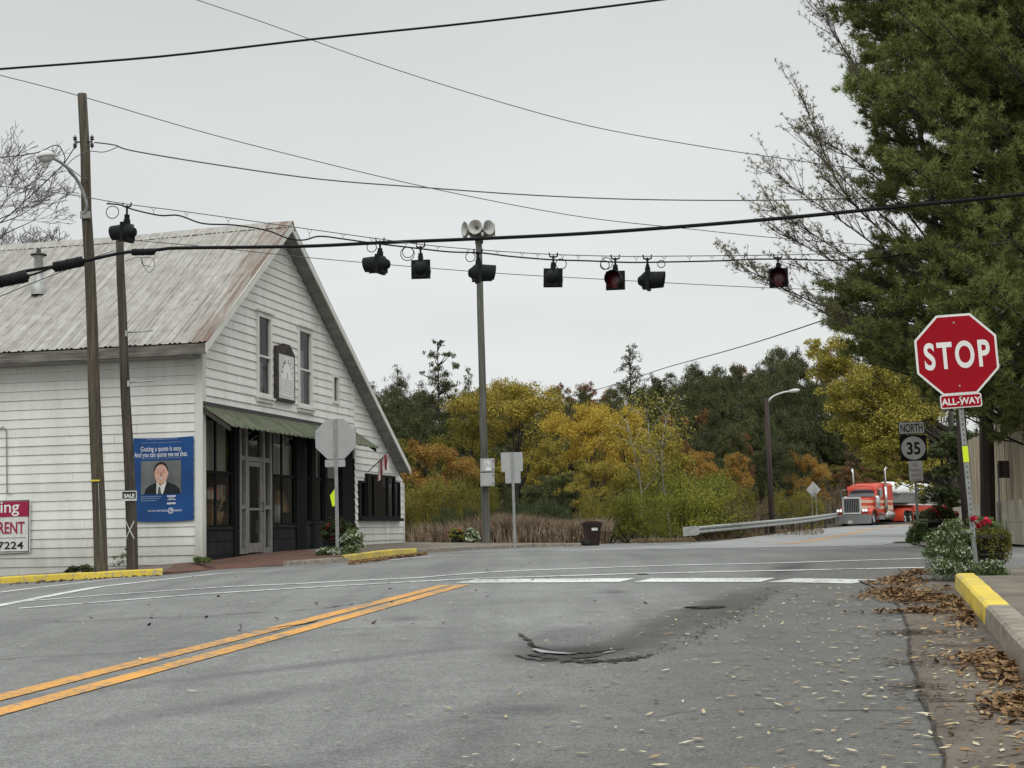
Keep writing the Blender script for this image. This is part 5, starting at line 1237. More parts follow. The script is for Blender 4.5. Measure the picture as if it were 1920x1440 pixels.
wood('bark',(.035,.03,.025),(.10,.085,.07)); wood('bark_pale',(.25,.24,.21),(.45,.43,.38)); wood('twig',(.075,.058,.052),(.14,.115,.105)); wood('bare_twig',(.11,.10,.095),(.18,.165,.155))
# --- unit trees (height 1)
def sublobes(B,r,k,sc):
    L=[]
    for x,y,z,rx,ry,rz in B:
        for _ in range(k):
            d=r.normal(size=3); d/=np.linalg.norm(d); d[2]=abs(d[2])*.9-.25; q=r.uniform(.55,1.08); s_=r.uniform(.28,.52)*sc
            L.append([x+d[0]*q*rx,y+d[1]*q*ry,z+d[2]*q*rz,rx*s_,ry*s_,rz*s_*.75])
    return L
def decid(seed,rc=.36,z0=.14,nl=22,nleaf=19000,ls=.0078,flat=1.0):
    r=np.random.default_rng(seed); L=[]; zc=(1+z0)/2; rz=(1-z0)/2
    for _ in range(nl):
        d=r.normal(size=3); d/=np.linalg.norm(d)
        if d[2]<-.75: d[2]=-d[2]
        q=r.uniform(.40,.82); lr=r.uniform(.18,.36)
        L.append([d[0]*q*rc,d[1]*q*rc,zc+d[2]*q*rz*flat*.95,lr*rc*1.15,lr*rc*1.15,lr*rz*.8])
    S=sublobes(L,r,9,1.0)
    P,d=lobes_pts(S,nleaf,seed,.25)
    me=leafmesh('crown',P,ls,seed,asp=.5,jit=.5,outward=d*.5)
    g=MB(); g.tube([(0,0,-.03),(.005,.0,.12),(-.005,.005,.3),(.0,0,.55)],[.02,.016,.011,.005],8)
    for k in range(12):
        q=L[k*3%len(L)]; zb=r.uniform(.14,.42); g.tube([(0,0,zb),(q[0]*.45,q[1]*.45,zb+(q[2]-zb)*.5),(q[0],q[1],q[2]),(q[0]*1.25,q[1]*1.25,q[2]+.06)],[.009,.006,.003,.0012],5)
    return me,g
def pine(seed,rc=.26,z0=.08,nw=16,nleaf=17000,ls=.0085,shape=1.0,open_=0):
    r=np.random.default_rng(seed); L=[]; g=MB(); g.tube([(0,0,-.03),(.004,0,.3),(-.004,.004,.65),(0,0,.985)],[.016,.013,.008,.003],8)
    for i in range(nw):
        t=(i+.5)/nw; z=z0+(1-z0)*t; rad=rc*((1-t)**.62*.95+.07) if shape>0 else rc*(math.sin(math.pi*min(1,(t*.80+.22)))**.55)
        for k in range(int(6 if not open_ else 7)):
            a=r.uniform(0,6.28); q=rad*(r.uniform(.4,.92) if not open_ else r.uniform(.15,1.0)); x,y=q*math.cos(a),q*math.sin(a); zz=z+r.uniform(-.02,.02)+.12*q
            lr=(rad*.50+.025)*r.uniform(.7,1.15)*(1 if not open_ else .55); L.append([x,y,zz,lr,lr,lr*.58])
            if k<3: g.tube([(0,0,z-.03),(x*.5,y*.5,z-.01),(x,y,zz)],[.006,.004,.0015],5)
    S=sublobes(L,r,4,1.15)
    P,d=lobes_pts(S,nleaf,seed,.2)
    return leafmesh('crown',P,ls,seed,asp=.32,jit=.5,outward=d*.5),g
def bush(seed,nl=30,nleaf=22000,ls=.0125):
    r=np.random.default_rng(seed); L=[]
    for _ in range(nl):
        a=r.uniform(0,6.28); q=math.sqrt(r.random())*.85; z=r.uniform(.03,.84)*(1-.35*q*q); lr=r.uniform(.14,.30); L.append([q*math.cos(a),q*math.sin(a),z,lr*1.1,lr*1.1,lr*.8])
    S=sublobes(L,r,7,1.1)
    P,d=lobes_pts(S+L,nleaf,seed,.1); P[:,2]=np.abs(P[:,2]); g=MB()
    X=[]
    for k in range(46):     # loose shoots that break the outline
        q=L[k%len(L)]; b0=np.array(q[:3]); dr=np.array([q[0]*.7+r.normal()*.25,q[1]*.7+r.normal()*.25,.55+r.random()*.5]); dr/=np.linalg.norm(dr); ln=q[3]*r.uniform(1.0,1.8)
        e=b0+dr*ln; g.tube([tuple(b0),tuple((b0+e)/2),tuple(e)],[.006,.004,.002],3,False)
        for j in range(34): X.append(b0+dr*ln*r.uniform(.45,1.02)+r.normal(size=3)*.022)
    P=np.concatenate([P,np.array(X)]); d=np.concatenate([d,np.zeros((len(X),3))])
    for k in range(12):
        q=L[k]; g.tube([(q[0]*.3,q[1]*.3,-.03),(q[0]*.7,q[1]*.7,q[2]*.6),(q[0],q[1],q[2]+.05)],[.014,.009,.004],5)
    return leafmesh('crown',P,ls,seed,asp=.5,jit=.5,outward=d*.4),g
VAR={}
def variant(k):
    if k not in VAR:
        f={'d1':lambda:decid(11),'d2':lambda:decid(23,.40,.06,26,21000),'d3':lambda:decid(31,.30,.2,18,14000),'d4':lambda:decid(47,.42,.1,32,30000,.0068),
           'h1':lambda:decid(71,.44,-.02,40,34000,.0082),'h2':lambda:decid(83,.38,-.02,36,30000,.0082),'p1':lambda:pine(5),'p2':lambda:pine(9,.34,.05,14,20000,shape=-1),'p3':lambda:pine(14,.27,.30,9,12000,.0085,shape=-1,open_=1),'p4':lambda:pine(21,.22,.08,18,15000),
           'b1':lambda:bush(3),'b2':lambda:bush(8,42,30000),'b3':lambda:bush(17,18,9000,.013)}[k]
        me,g=f(); t=g.build('trunk','bark'); tm=t.data; bpy.data.objects.remove(t); VAR[k]=(me,tm)
    return VAR[k]
RC={'h1':.44,'h2':.38,'d1':.36,'d2':.40,'d3':.30,'d4':.42,'p1':.26,'p2':.34,'p3':.27,'p4':.22,'b1':1,'b2':1,'b3':1}
def hz(x,y): return zg(x,y)-.12+hill(x,y)
rt=random.Random(77)
def tree(var,mat,px,top,hw,Y,name,label,cat='tree',group=None,base_z=None,trunk='bark'):
    p=at(px,top,Y); z=hz(p.x,Y) if base_z is None else base_z; H=p.z-z; W=hw*Y/2884/RC[var]
    if var[0]=='b': pass
    o=thing(name,label,cat,(p.x,Y,z),(0,0,rt.uniform(0,6.28)),group); o.scale=(W,W,H*1.02)
    me,tm=variant(var); objmesh('crown',me,mat,o); objmesh('trunk',tm,trunk,o); return o
leafmat('leaf_lime',[(.075,.09,.018),(.17,.19,.032),(.32,.32,.06)])
HP='dark green tree in the wood on the hillside behind the yellow trees'
leafmat('leaf_wood',[(.04,.05,.022),(.075,.085,.035),(.13,.135,.055)],.15)
# hillside wood: pines and rust coloured trees behind
rows=[]
for px in range(660,1700,46): rows.append((px+rt.uniform(-14,14),rt.uniform(118,135)))
for px in range(640,1750,40): rows.append((px+rt.uniform(-12,12),rt.uniform(100,112)))
for px in range(640,1750,50): rows.append((px+rt.uniform(-14,14),rt.uniform(145,175)))
sky=[(600,735),(680,700),(745,692),(790,715),(860,708),(890,700),(950,712),(1000,700),(1050,698),(1090,700),(1140,705),(1200,692),(1240,680),(1300,660),(1350,664),(1400,648),(1450,636),(1490,632),(1550,620),(1750,590)]
for i,(px,Y) in enumerate(rows):
    if (px>1500 and Y<138) or (px>1440 and Y<116): continue
    t0=yon(sky,px); t=t0+rt.uniform(-4,12)+(0 if Y>140 else rt.uniform(18,50) if Y>115 else rt.uniform(60,130)); 
    k=rt.random(); rus=(1040<px<1180 and Y>140) or k<.10
    if rus: tree(rt.choice(['d1','d3']),'leaf_russet',px,t,rt.uniform(30,44),Y,'autumn_tree','rust brown autumn tree in the hillside wood under the skyline','tree','rust brown trees on the hillside')
    else: tree(rt.choice(['h1','h2','h1','h2','h1','h2','p2']),rt.choice(['leaf_pine','leaf_pine','leaf_wood']),px,t,rt.uniform(46,66),Y,'hillside_tree',HP,'tree','dark trees on the hillside')
# lower dark slope right of centre
for px,t,Y in ((1255,745,112),(1300,735,110),(1345,742,108),(1390,738,112),(1470,745,120),(1420,760,106),(1320,800,104),(1365,800,104),(1440,790,118),(1480,800,126),(1270,800,103),(1460,805,104),(715,755,98),(680,770,95),(760,760,100)):
    tree(rt.choice(['h1','p2','h2']),'leaf_pine',px,t,rt.uniform(46,60),Y,'hillside_tree',HP,'tree','dark trees on the hillside')
for px,t,hw,Y in ((700,714,60,125),(770,734,56,124),(850,724,52,126),(905,712,50,128),(1520,700,50,146),(1560,690,56,150),(1600,700,56,150),(1530,740,46,141),(1580,745,50,142),(1640,690,60,152),(1620,745,50,144),(1700,680,60,154),(1760,690,60,154),(1480,668,50,138),(1290,690,56,136),(1350,690,56,134),(1410,680,56,136),(1240,705,50,134),(1320,672,56,146),(1440,655,56,148),(1380,668,56,150),(1150,712,44,135),(1090,716,44,132),(1030,712,44,134)):
    tree(rt.choice(['h1','h2']),rt.choice(['leaf_pine','leaf_wood','leaf_pine']),px,t,hw,Y,'hillside_tree',HP,'tree','dark trees on the hillside')
# single trees one can pick out
tree('p2','leaf_pine',745,689,44,116,'pine_tree','round topped dark pine just right of the store gable edge')
tree('p3','leaf_pine',820,641,56,112,'pine_tree','tall open pine standing above the skyline left of the siren pole')
tree('p4','leaf_pine',878,692,24,120,'pine_tree','small pine tip on the skyline just left of the siren pole')
tree('p1','leaf_pine',1181,655,56,122,'pine_tree','pointed pine rising above the skyline right of centre')
tree('d4','leaf_olivegold',965,684,128,92,'broad_tree','broad olive tree with golden top behind the siren pole')
tree('d2','leaf_olive',870,745,74,90,'broad_tree','dull olive tree between the store and the siren pole')
tree('d4','leaf_gold',1105,732,84,84,'yellow_tree','golden yellow tree, leftmost of the two bright yellow ones')
tree('d1','leaf_gold',1178,738,64,88,'yellow_tree','golden yellow tree, rightmost of the two bright yellow ones')
tree('d3','leaf_olivegold',1245,765,52,80,'yellow_tree','loose yellow and orange tree right of the bright yellow ones')
tree('d2','leaf_orange',815,796,82,72,'orange_tree','orange sumac tree close to the right end of the store')
tree('d1','leaf_olivegold',1025,805,62,78,'broad_tree','yellowish olive tree right of the siren pole')
tree('d2','leaf_olivegold',1125,838,72,72,'orange_tree','orange brown tree in front of the golden ones, above the trash bin')
tree('d2','leaf_orange',1300,820,56,86,'orange_tree','orange tree right of the pale birch stems')
tree('d1','leaf_orange',1378,835,44,88,'orange_tree','bright orange tree just left of the lamp post')
tree('d2','leaf_orange',1508,826,46,104,'orange_tree','rust orange tree just right of the lamp post')
tree('d3','leaf_russet',1262,745,34,100,'autumn_tree','dark russet tree beside the yellow trees')
tree('d1','leaf_olive',735,800,62,84,'broad_tree','dark olive tree rising behind the low end of the store')
tree('d2','leaf_deep',1040,870,66,74,'broad_tree','deep green tree behind the pole sign backs')
tree('b2','leaf_olive',790,880,82,66,'shrub','olive shrub directly right of the store end','shrub')
tree('b2','leaf_olive',880,880,70,67,'shrub','olive shrub behind the siren pole foot','shrub')
tree('b1','leaf_deep',1010,915,70,66,'shrub','dark green shrub above the brown reeds','shrub')
tree('b1','leaf_olive',1130,905,64,67,'shrub','olive shrub right above the trash bin','shrub')
tree('b2','leaf_lime',1268,856,122,71.5,'shrub','large bright green shrub left of the guardrail','shrub')
tree('b2','leaf_lime',1195,905,84,67,'shrub','low green shrub right behind the trash bin','shrub')
tree('b2','leaf_lime',1310,880,84,75.5,'shrub','green shrub filling in behind the guardrail end terminal','shrub')
tree('b1','leaf_olive',1355,885,62,74,'shrub','olive shrub behind the guardrail end','shrub')
tree('b3','leaf_brown',1350,915,66,72,'shrub','bare brown brush behind the guardrail end','shrub')
tree('b3','leaf_brown',1410,915,58,84,'shrub','brown brush at the foot of the lamp post','shrub')
tree('b1','leaf_olive',1490,900,58,97,'shrub','olive brush around the diamond warning sign','shrub')
tree('b3','leaf_brown',1560,880,46,112,'shrub','brownish brush behind the red truck','shrub')
tree('d3','leaf_russet',1600,860,40,116,'autumn_tree','thin russet tree behind the red truck')
tree('d1','leaf_olive',1650,850,60,122,'broad_tree','olive tree behind the tank trailer')
tree('b1','leaf_deep',850,930,50,64,'shrub','dark shrub behind the far planter','shrub')
for i,(px,t,m_,v) in enumerate(((1575,862,'leaf_olive','d2'),(1605,838,'leaf_brown','d1'),(1630,872,'leaf_olive','d2'),(1660,835,'leaf_russet','h2'),(1690,860,'leaf_olive','d4'),(1720,840,'leaf_wood','h1'),(1755,850,'leaf_olive','h2'),(1790,845,'leaf_wood','h1'),(1640,800,'leaf_wood','h1'),(1700,790,'leaf_wood','h2'),(1760,790,'leaf_pine','h1'),(1590,790,'leaf_wood','h2'),(1830,800,'leaf_pine','h1'))):
    tree(v,m_,px,t,40,138 if t>830 else 150,'roadside_tree','dull roadside tree in the thicket behind the tank trailer','tree','thicket behind the trailer')
tree('b2','leaf_lime',1335,893,62,77,'shrub','green shrub just behind the guardrail end','shrub')
# birch saplings
for i,(px,t,Y,lab) in enumerate(((1192,782,70,'leftmost pale stemmed sapling above the green shrub'),(1216,792,71,'middle pale stemmed sapling above the green shrub'),(1242,785,70,'rightmost pale stemmed sapling above the green shrub'))):
    p=at(px,t,Y); z=hz(p.x,Y); H=p.z-z; o=thing('birch_sapling',lab,'tree',(p.x,Y,z),group='pale saplings'); g=MB(); r=random.Random(i); P=[]
    stem=[Vector((.25*math.sin(k*.5+i)+.1*k*(1 if i else -1)*.3,0,H*k/8)) for k in range(9)]; g.tube(stem,[.065-.006*k for k in range(9)],6)
    for k in range(16):
        b0=stem[3+k%6]; e=b0+Vector((r.uniform(-1,1),r.uniform(-.8,.8),r.uniform(.3,1.0))); g.tube([b0,b0.lerp(e,.5)+Vector((0,0,.1)),e],[.025,.015,.006],4)
        for _ in range(80): P.append(e+Vector((r.gauss(0,.34),r.gauss(0,.34),r.gauss(0,.3))))
    g.build('trunk','bark_pale',o); objmesh('crown',leafmesh('crown',P,.05,i),'leaf_lemon',o)
# bare trees far left behind the store
def bare(name,label,px,top,base_py,Y,seed,spread):
    B=at(px,base_py,Y); H=at(px,top,Y).z-B.z; o=thing(name,label,'tree',B); g=MB(); r=random.Random(seed)
    def grow(p,d,Ln,rad,dep):
        q=p+d*Ln; mid=p.lerp(q,.5)+Vector((r.uniform(-1,1),r.uniform(-1,1),r.uniform(-.3,.6)))*Ln*.06
        g.tube([p,mid,q],[max(rad,.009),max(.008,rad*.8),max(.007,rad*.62)],6 if dep>5 else 3,False)
        if dep==0: return
        for k in range(2 if r.random()<.35 else 3):
            nd=(d*.9+Vector((r.gauss(0,spread),r.gauss(0,spread),r.gauss(.10,spread*.6)))).normalized(); grow(q if k<2 else mid,nd,Ln*r.uniform(.62,.82),rad*.58,dep-1)
    grow(Vector((0,0,0)),Vector((.05,0,1)).normalized(),H*.25,.13,8)
    g.build('branches','bare_twig',o)
bare('bare_tree','leafless grey tree behind the store roof at the left edge',-95,150,760,52,4,.46)
bare('bare_tree','smaller leafless tree with drooping twigs over the store roof',15,300,760,56,9,.46)
tree('d1','leaf_lemon',196,420,14,62,'broad_tree','tip of a yellow green tree peeking over the store roof')
# --- nearer yellow tree on the right
def lobe_tree(name,label,cat,base,lobes,mat,n,ls,trunk_r,seed,bark='bark',asp=.62,sq=.8):
    o=thing(name,label,cat,base); L=[]; g=MB(); r=random.Random(seed)
    for px,py,rp,Y in lobes:
        c=at(px,py,Y)-Vector(base); q=rp*Y/2884; L.append([c.x,c.y,c.z,q,q,q*sq])
    if trunk_r:
        zt=max(x[2] for x in L); g.tube([(0,0,-.3),(0,0,zt*.35),(.1,0,zt*.8)],[trunk_r,trunk_r*.8,trunk_r*.3],8)
        for x in L: zz=max(.2,x[2]*.55); g.tube([(0,0,zz),(x[0]*.5,x[1]*.5,(zz+x[2])/2+.1),(x[0],x[1],x[2])],[trunk_r*.35,trunk_r*.2,.015],5)
        g.build('trunk',bark,o)
    S=sublobes(L,np.random.default_rng(seed),9,1.05); P,d=lobes_pts(S,n,seed,.2); objmesh('crown',leafmesh('crown',P,ls,seed,asp,jit=.5,outward=d*.4),mat,o); return o
b0=at(1790,985,62); b0.z=hz(b0.x,62)
lobe_tree('yellow_tree','yellow green tree with drooping branches between pine and NORTH sign','tree',b0,[(1532,676,32,62),(1545,700,34,62),(1590,690,45,62),(1600,725,40,61),(1650,715,55,62),(1590,765,38,61),(1640,780,50,62),(1700,775,60,62),(1620,815,38,61),(1670,840,42,61),(1720,830,50,62),(1645,865,24,61),(1700,880,34,61),(1745,870,40,61),(1690,908,12,60),(1715,914,14,60),(1740,920,16,60),(1560,735,25,61),(1520,650,20,62),(1575,660,38,62),(1610,745,45,62.5),(1665,690,50,62.5),(1640,820,45,62.5),(1690,740,55,62.5),(1680,800,50,61),(1600,790,40,62.5),(1640,850,32,62),(1600,835,30,62),(1575,775,30,62),(1680,830,50,63),(1720,870,45,63),(1650,760,60,63)],'leaf_lemon',62000,.052,.22,61,asp=.5,sq=1.0)
b0=at(1765,1000,42); b0.z=hz(b0.x,42)+.05
lobe_tree('evergreen_shrub','dark green shrub behind the NORTH 35 sign post','shrub',b0,[(1770,850,34,42),(1785,890,36,42),(1762,930,34,42),(1780,965,34,42),(1800,930,36,42),(1750,968,22,42),(1810,870,36,42),(1795,820,30,42)],'leaf_deep',12000,.042,.08,62)
# --- the big white pine on the right
PB_=Vector((12.3,31.0,0)); PB_.z=zg(12.3,31)
pn=thing('white_pine','huge dark green pine filling the upper right corner','tree',PB_)
edge=[(-260,1560),(-60,1545),(0,1560),(60,1610),(130,1625),(180,1580),(240,1620),(300,1640),(360,1630),(400,1680),(430,1730),(470,1640),(520,1590),(560,1545),(600,1560),(640,1585),(680,1610),(710,1650),(740,1700),(775,1760)]
r=np.random.default_rng(101); rp=random.Random(101)
g=MB(); g.tube([(0,0,-.4),(.05,0,3),(-.05,.05,7),(0,0,12),(0,0,16)],[.36,.32,.26,.16,.05],12); g.build('trunk','bark',pn)
g=MB(); TUFT=[]; TD=[]
def limb(px,py,Y,dens=1.0):
    tip=at(px,py,Y)-PB_; Lx=math.hypot(tip.x,tip.y); z0=max(1.2,tip.z-.10*Lx-rp.uniform(0,.4)); a=Vector((0,0,z0))
    mid=a.lerp(tip,.5)+Vector((0,0,-.05*Lx)); pts=smooth_path([tuple(a),tuple(mid),tuple(tip)],6); n_=len(pts)
    g.tube(pts,[lerp(.045,.006,i/(n_-1)) for i in range(n_)],5,False)
    m_=int(13*dens*max(.6,Lx/4.5))
    for k in range(m_):
        t=rp.uniform(.38,1.0); i=min(int(t*(n_-1)),n_-2); p=pts[i].lerp(pts[i+1],t*(n_-1)-i); d=(pts[i+1]-pts[i]).normalized()
        side=d.cross(Vector((0,0,1))).normalized()*rp.choice((-1,1))
        e=p+(d*rp.uniform(.35,.9)+side*rp.uniform(.2,.8)+Vector((0,0,rp.uniform(-.02,.5))))*rp.uniform(.4,.85)*(1.15-.5*t)
        g.tube([p,p.lerp(e,.5)+Vector((0,0,-.03)),e],[.010,.007,.004],3,False)
        for j in range(int(9*dens)+1):
            s_=rp.uniform(.35,1.05); q=p.lerp(e,s_)+Vector((rp.gauss(0,.05),rp.gauss(0,.05),rp.gauss(0,.035))); TUFT.append(q); TD.append((e-p).normalized())
for i in range(300):
    py=rp.uniform(-230,765); e_=yon(edge,py); k=rp.random()
    px=lerp(e_,1990,k**1.25); Y=rp.uniform(25.0,31.5) if px>1650 else rp.uniform(26.5,31.5)
    if 385<py<440 and px<1760 and rp.random()<.75: continue
    limb(px,py+rp.uniform(-12,12),Y)
for py in range(-200,700,22): limb(yon(edge,py)+rp.uniform(0,30),py,rp.uniform(27,31),1.15)
g.build('limbs','bark',pn)
T=np.array([tuple(t) for t in TUFT]); D=np.array([tuple(t) for t in TD]); NT=len(T); K=16
print('tufts',NT)
dirs=r.normal(size=(NT,K,3))*.75+D[:,None,:]*.85+np.array([0,0,.25]); dirs/=np.linalg.norm(dirs,axis=2)[:,:,None]
ln=(.125*(1+.25*r.uniform(-1,1,(NT,K))))[:,:,None]; sd=np.cross(dirs,r.normal(size=(NT,K,3))); sd/=np.linalg.norm(sd,axis=2)[:,:,None]
A=T[:,None,:]+dirs*.01; V=np.stack([A-sd*.0085,A+sd*.0085,A+dirs*ln],2).reshape(-1,3); nv=len(V)
me=bpy.data.meshes.new('needles'); me.vertices.add(nv); me.vertices.foreach_set('co',V.astype(np.float32).ravel()); me.loops.add(nv); me.loops.foreach_set('vertex_index',np.arange(nv,dtype=np.int32)); me.polygons.add(nv//3); me.polygons.foreach_set('loop_start',np.arange(0,nv,3,dtype=np.int32)); me.update(calc_edges=True)
objmesh('crown',me,'needle',pn)
# --- sparse tree whose twigs stick out left of the pine
tb_=Vector((8.95,28.6,0)); tb_.z=zg(8.95,28.6)
sp_=thing('sparse_tree','sparse tree of bare twigs with small tufts reaching left out of the pine','tree',tb_)
g=MB(); P=[]; rs_=random.Random(55)
g.tube([at(1815,1000,28.6)-tb_,at(1800,760,28.5)-tb_,at(1775,560,28.4)-tb_,at(1740,330,28.3)-tb_,at(1690,60,28.2)-tb_,at(1650,-120,28.2)-tb_],[.10,.09,.075,.055,.035,.02],8)
def twigtree(P0,P1,P2,rad,n_,lf,sidelen):
    pts=smooth_path([tuple(q-tb_) for q in (P0,P1,P2)],8); N_=len(pts); g.tube(pts,[lerp(rad*.8,.005,i/(N_-1)) for i in range(N_)],5,False)
    for k in range(int(n_*1.9)):
        t=rs_.uniform(.2,1); i=min(int(t*(N_-1)),N_-2); p=pts[i]; d=(pts[i+1]-pts[i]).normalized()
        e=p+(d*rs_.uniform(.4,1.0)+Vector((rs_.uniform(-.5,.35),rs_.uniform(-.6,.6),rs_.uniform(-.15,.75))))*rs_.uniform(.25,.75)*sidelen
        m_=p.lerp(e,.5)+Vector((0,0,-.03)); g.tube([p,m_,e],[.008,.006,.0035],3,False)
        for j in range(4):
            f=m_.lerp(e,rs_.random()); e2=f+(d*.4+Vector((rs_.uniform(-.5,.3),rs_.uniform(-.5,.5),rs_.uniform(-.1,.6))))*rs_.uniform(.12,.32)*sidelen; g.tube([f,e2],[.004,.0025],3,False)
            for _ in range(max(1,lf//3)): P.append(e2+Vector((rs_.gauss(0,.028),rs_.gauss(0,.028),rs_.gauss(0,.028))))
        for _ in range(max(1,lf//2)): P.append(e+Vector((rs_.gauss(0,.035),rs_.gauss(0,.035),rs_.gauss(0,.035))))
for a_,b_,c_,n_,lf,sl2 in (((1770,560),(1600,430),(1437,318),26,5,1.0),((1765,520),(1590,370),(1498,168),22,5,1.0),((1755,470),(1640,330),(1520,250),22,4,.9),((1740,330),(1620,150),(1530,10),24,5,1.0),((1735,300),(1640,200),(1560,60),18,4,.9),((1775,590),(1620,500),(1440,385),26,4,1.0),((1775,600),(1600,510),(1470,440),24,3,.9),((1785,640),(1560,580),(1372,492),22,7,.9),((1785,660),(1600,610),(1430,520),18,7,.9),((1780,640),(1640,560),(1500,500),22,4,.9),((1700,100),(1640,-20),(1560,-120),16,5,1),((1770,560),(1660,440),(1540,330),24,4,.9),((1765,500),(1650,400),(1490,250),20,4,.9)):
    twigtree(at(*a_,28.4),at(*b_,27.9+rs_.uniform(-.5,.5)),at(*c_,27.6+rs_.uniform(-.9,.6)),.03,n_,lf,sl2)
g.build('branches','twig',sp_); T=np.array([tuple(q) for q in P]); NT=len(T); K=9; print('sparse tufts',NT)
dirs=r.normal(size=(NT,K,3)) if hasattr(r,'normal') else np.random.default_rng(3).normal(size=(NT,K,3)); dirs+=np.array([-.35,0,.45]); dirs/=np.linalg.norm(dirs,axis=2)[:,:,None]
sd=np.cross(dirs,np.random.default_rng(4).normal(size=(NT,K,3))); sd/=np.linalg.norm(sd,axis=2)[:,:,None]; ln=np.random.default_rng(5).uniform(.045,.085,(NT,K,1)); A=T[:,None,:]
V=np.stack([A-sd*.0055,A+sd*.0055,A+dirs*ln],2).reshape(-1,3); nv=len(V)
me=bpy.data.meshes.new('needles'); me.vertices.add(nv); me.vertices.foreach_set('co',V.astype(np.float32).ravel()); me.loops.add(nv); me.loops.foreach_set('vertex_index',np.arange(nv,dtype=np.int32)); me.polygons.add(nv//3); me.polygons.foreach_set('loop_start',np.arange(0,nv,3,dtype=np.int32)); me.update(calc_edges=True)
objmesh('needles',me,'sparse_leaf',sp_)
# --- reeds
def blades(name,regions,n,h0,h1,mat,label,cat,seed,w=.02):
    r=random.Random(seed); g=MB()
    for _ in range(n):
        x0,x1,y0,y1=r.choice(regions); px=r.uniform(x0,x1); Y=r.uniform(y0,y1); q=at(px,900,Y); z=max(hz(q.x,Y),zg(q.x,Y)-.09); h=r.uniform(h0,h1)*(.88+.12*math.sin(px*.021+1)); a=r.uniform(0,6.28); ln=r.gauss(0,.32)*h
        u_=Vector((math.cos(a),math.sin(a),0))*w; b_=Vector((q.x,Y,z)); m_=b_+Vector((ln*.3,r.gauss(0,.05),h*.6)); e=b_+Vector((ln,r.gauss(0,.1),h))
        g.face([b_-u_,b_+u_,m_+u_*1.2,m_-u_*1.2]); g.v+=[tuple(m_-u_),tuple(m_+u_),tuple(e)]; i=len(g.v); g.f.append((i-3,i-2,i-1)); g.sm.append(False)
    return stuff(g.build(name,mat),label,cat)
blades('dry_reeds',[(770,1135,61,64),(930,1135,60.8,62.5),(930,1120,60.8,62)],11000,.6,1.5,'reed','dry brown reeds along the road edge between store and trash bin','reeds',4,.016)
blades('dry_grass',[(1180,1300,61.5,66),(1300,1540,70,88)],3500,.10,.26,'leaf_brown','dull brown grass along the guardrail foot','grass',5,.016)
# --- planters
plain('tub_black',(.018,.018,.018),.5); 
def lp(px,py,rp_,Y,base,sq=.85): c=at(px,py,Y)-base; q=rp_*Y/2884; return [c.x,c.y,c.z,q,q,q*sq]
def plant(name,label,base,L,leaf,n,ls,flower=None,nf=0,fs=.02,fshell=.9,asp=.5,seed=1,cat='plant',fmin=None):
    o=thing(name,label,cat,base); S=sublobes(L,np.random.default_rng(seed),7,1.0); P,d=lobes_pts(S+L,n,seed,.25)
    if fmin is not None: P[:,2]=np.maximum(P[:,2],fmin)
    objmesh('foliage',leafmesh('foliage',P,ls,seed,asp,outward=d*.4),leaf,o)
    if flower:
        C,d=lobes_pts(S,nf,seed+50,fshell); C=C[(d[:,1]<.4)|(d[:,2]>.2)]; rr=np.random.default_rng(seed); Q=np.repeat(C,7,0)+rr.normal(size=(len(C)*7,3))*fs*.55
        objmesh('flowers',leafmesh('flowers',Q,fs,seed,.8),flower,o)
    return o
def tub(label,px,by,ty,rpx,Y):
    B=at(px,by,Y); h=at(px,ty,Y).z-B.z; q=rpx*Y/2884; o=thing('planter_tub',label,'planter',B)
    g=MB(); g.lathe([(0,0),(q*.82,0),(q*.86,.02),(q*.98,h*.85),(q*1.06,h*.86),(q*1.08,h),(q*.98,h),(q*.95,h*.85),(0,h*.84)],24); 
    g.build('tub','tub_black',o)
    g=MB()
    for z in (.25,.45,.65): g.lathe([(q*(.86+.12*z),h*z),(q*(.90+.12*z),h*z+.01),(q*(.90+.12*z),h*z+.03),(q*(.86+.12*z),h*z+.04)],24)
    g.build('tub_band','tub_black',o); return B,h,q
B,h,q=tub('black tub at the foot of the near STOP sign',1843,1076,1003,44,17.6)
# trailing plant over the rim
o=thing('trailing_plant','yellow green trailing plant hanging over the near black tub','plant',B); r=random.Random(3); P=[]; SZ=[]
for k in range(210):
    a=r.uniform(0,6.28); rr=q*1.1; Ld=r.uniform(.12,.36)
    for j in range(14):
        t=j/13; P.append((math.cos(a)*(rr+.03*math.sin(t*5+k)),math.sin(a)*(rr+.03*math.sin(t*5+k)),h+.03-Ld*t+r.gauss(0,.008)))
for _ in range(1400): a=r.uniform(0,6.28); s_=math.sqrt(r.random())*q*1.1; P.append((s_*math.cos(a),s_*math.sin(a),h+r.uniform(-.02,.08)))
objmesh('foliage',leafmesh('foliage',P,.018,4,.4),'leaf_trail',o)
# thin post pieces in the flowers
plant('red_flowers','red flowers standing in the near black tub','' or B,[lp(1826,975,14,17.4,B),lp(1852,980,16,17.5,B),lp(1868,985,12,17.6,B)],'leaf_herb',300,.022,None,seed=5)
rf=[c for c in scene.objects if c.get('label')=='red flowers standing in the near black tub'][0]
C=[]
for px,py,Y in ((1824,972,17.3),(1842,981,17.4),(1850,976,17.4),(1856,979,17.5),(1835,985,17.4)):
    c=at(px,py,Y)-B; rr=random.Random(px)
    C=[tuple(c+Vector((rr.gauss(0,.015),rr.gauss(0,.015),rr.gauss(0,.012)))) for _ in range(30)]; objmesh('bloom',leafmesh('bloom',C,.022,px,.8),'bloom_red',rf)

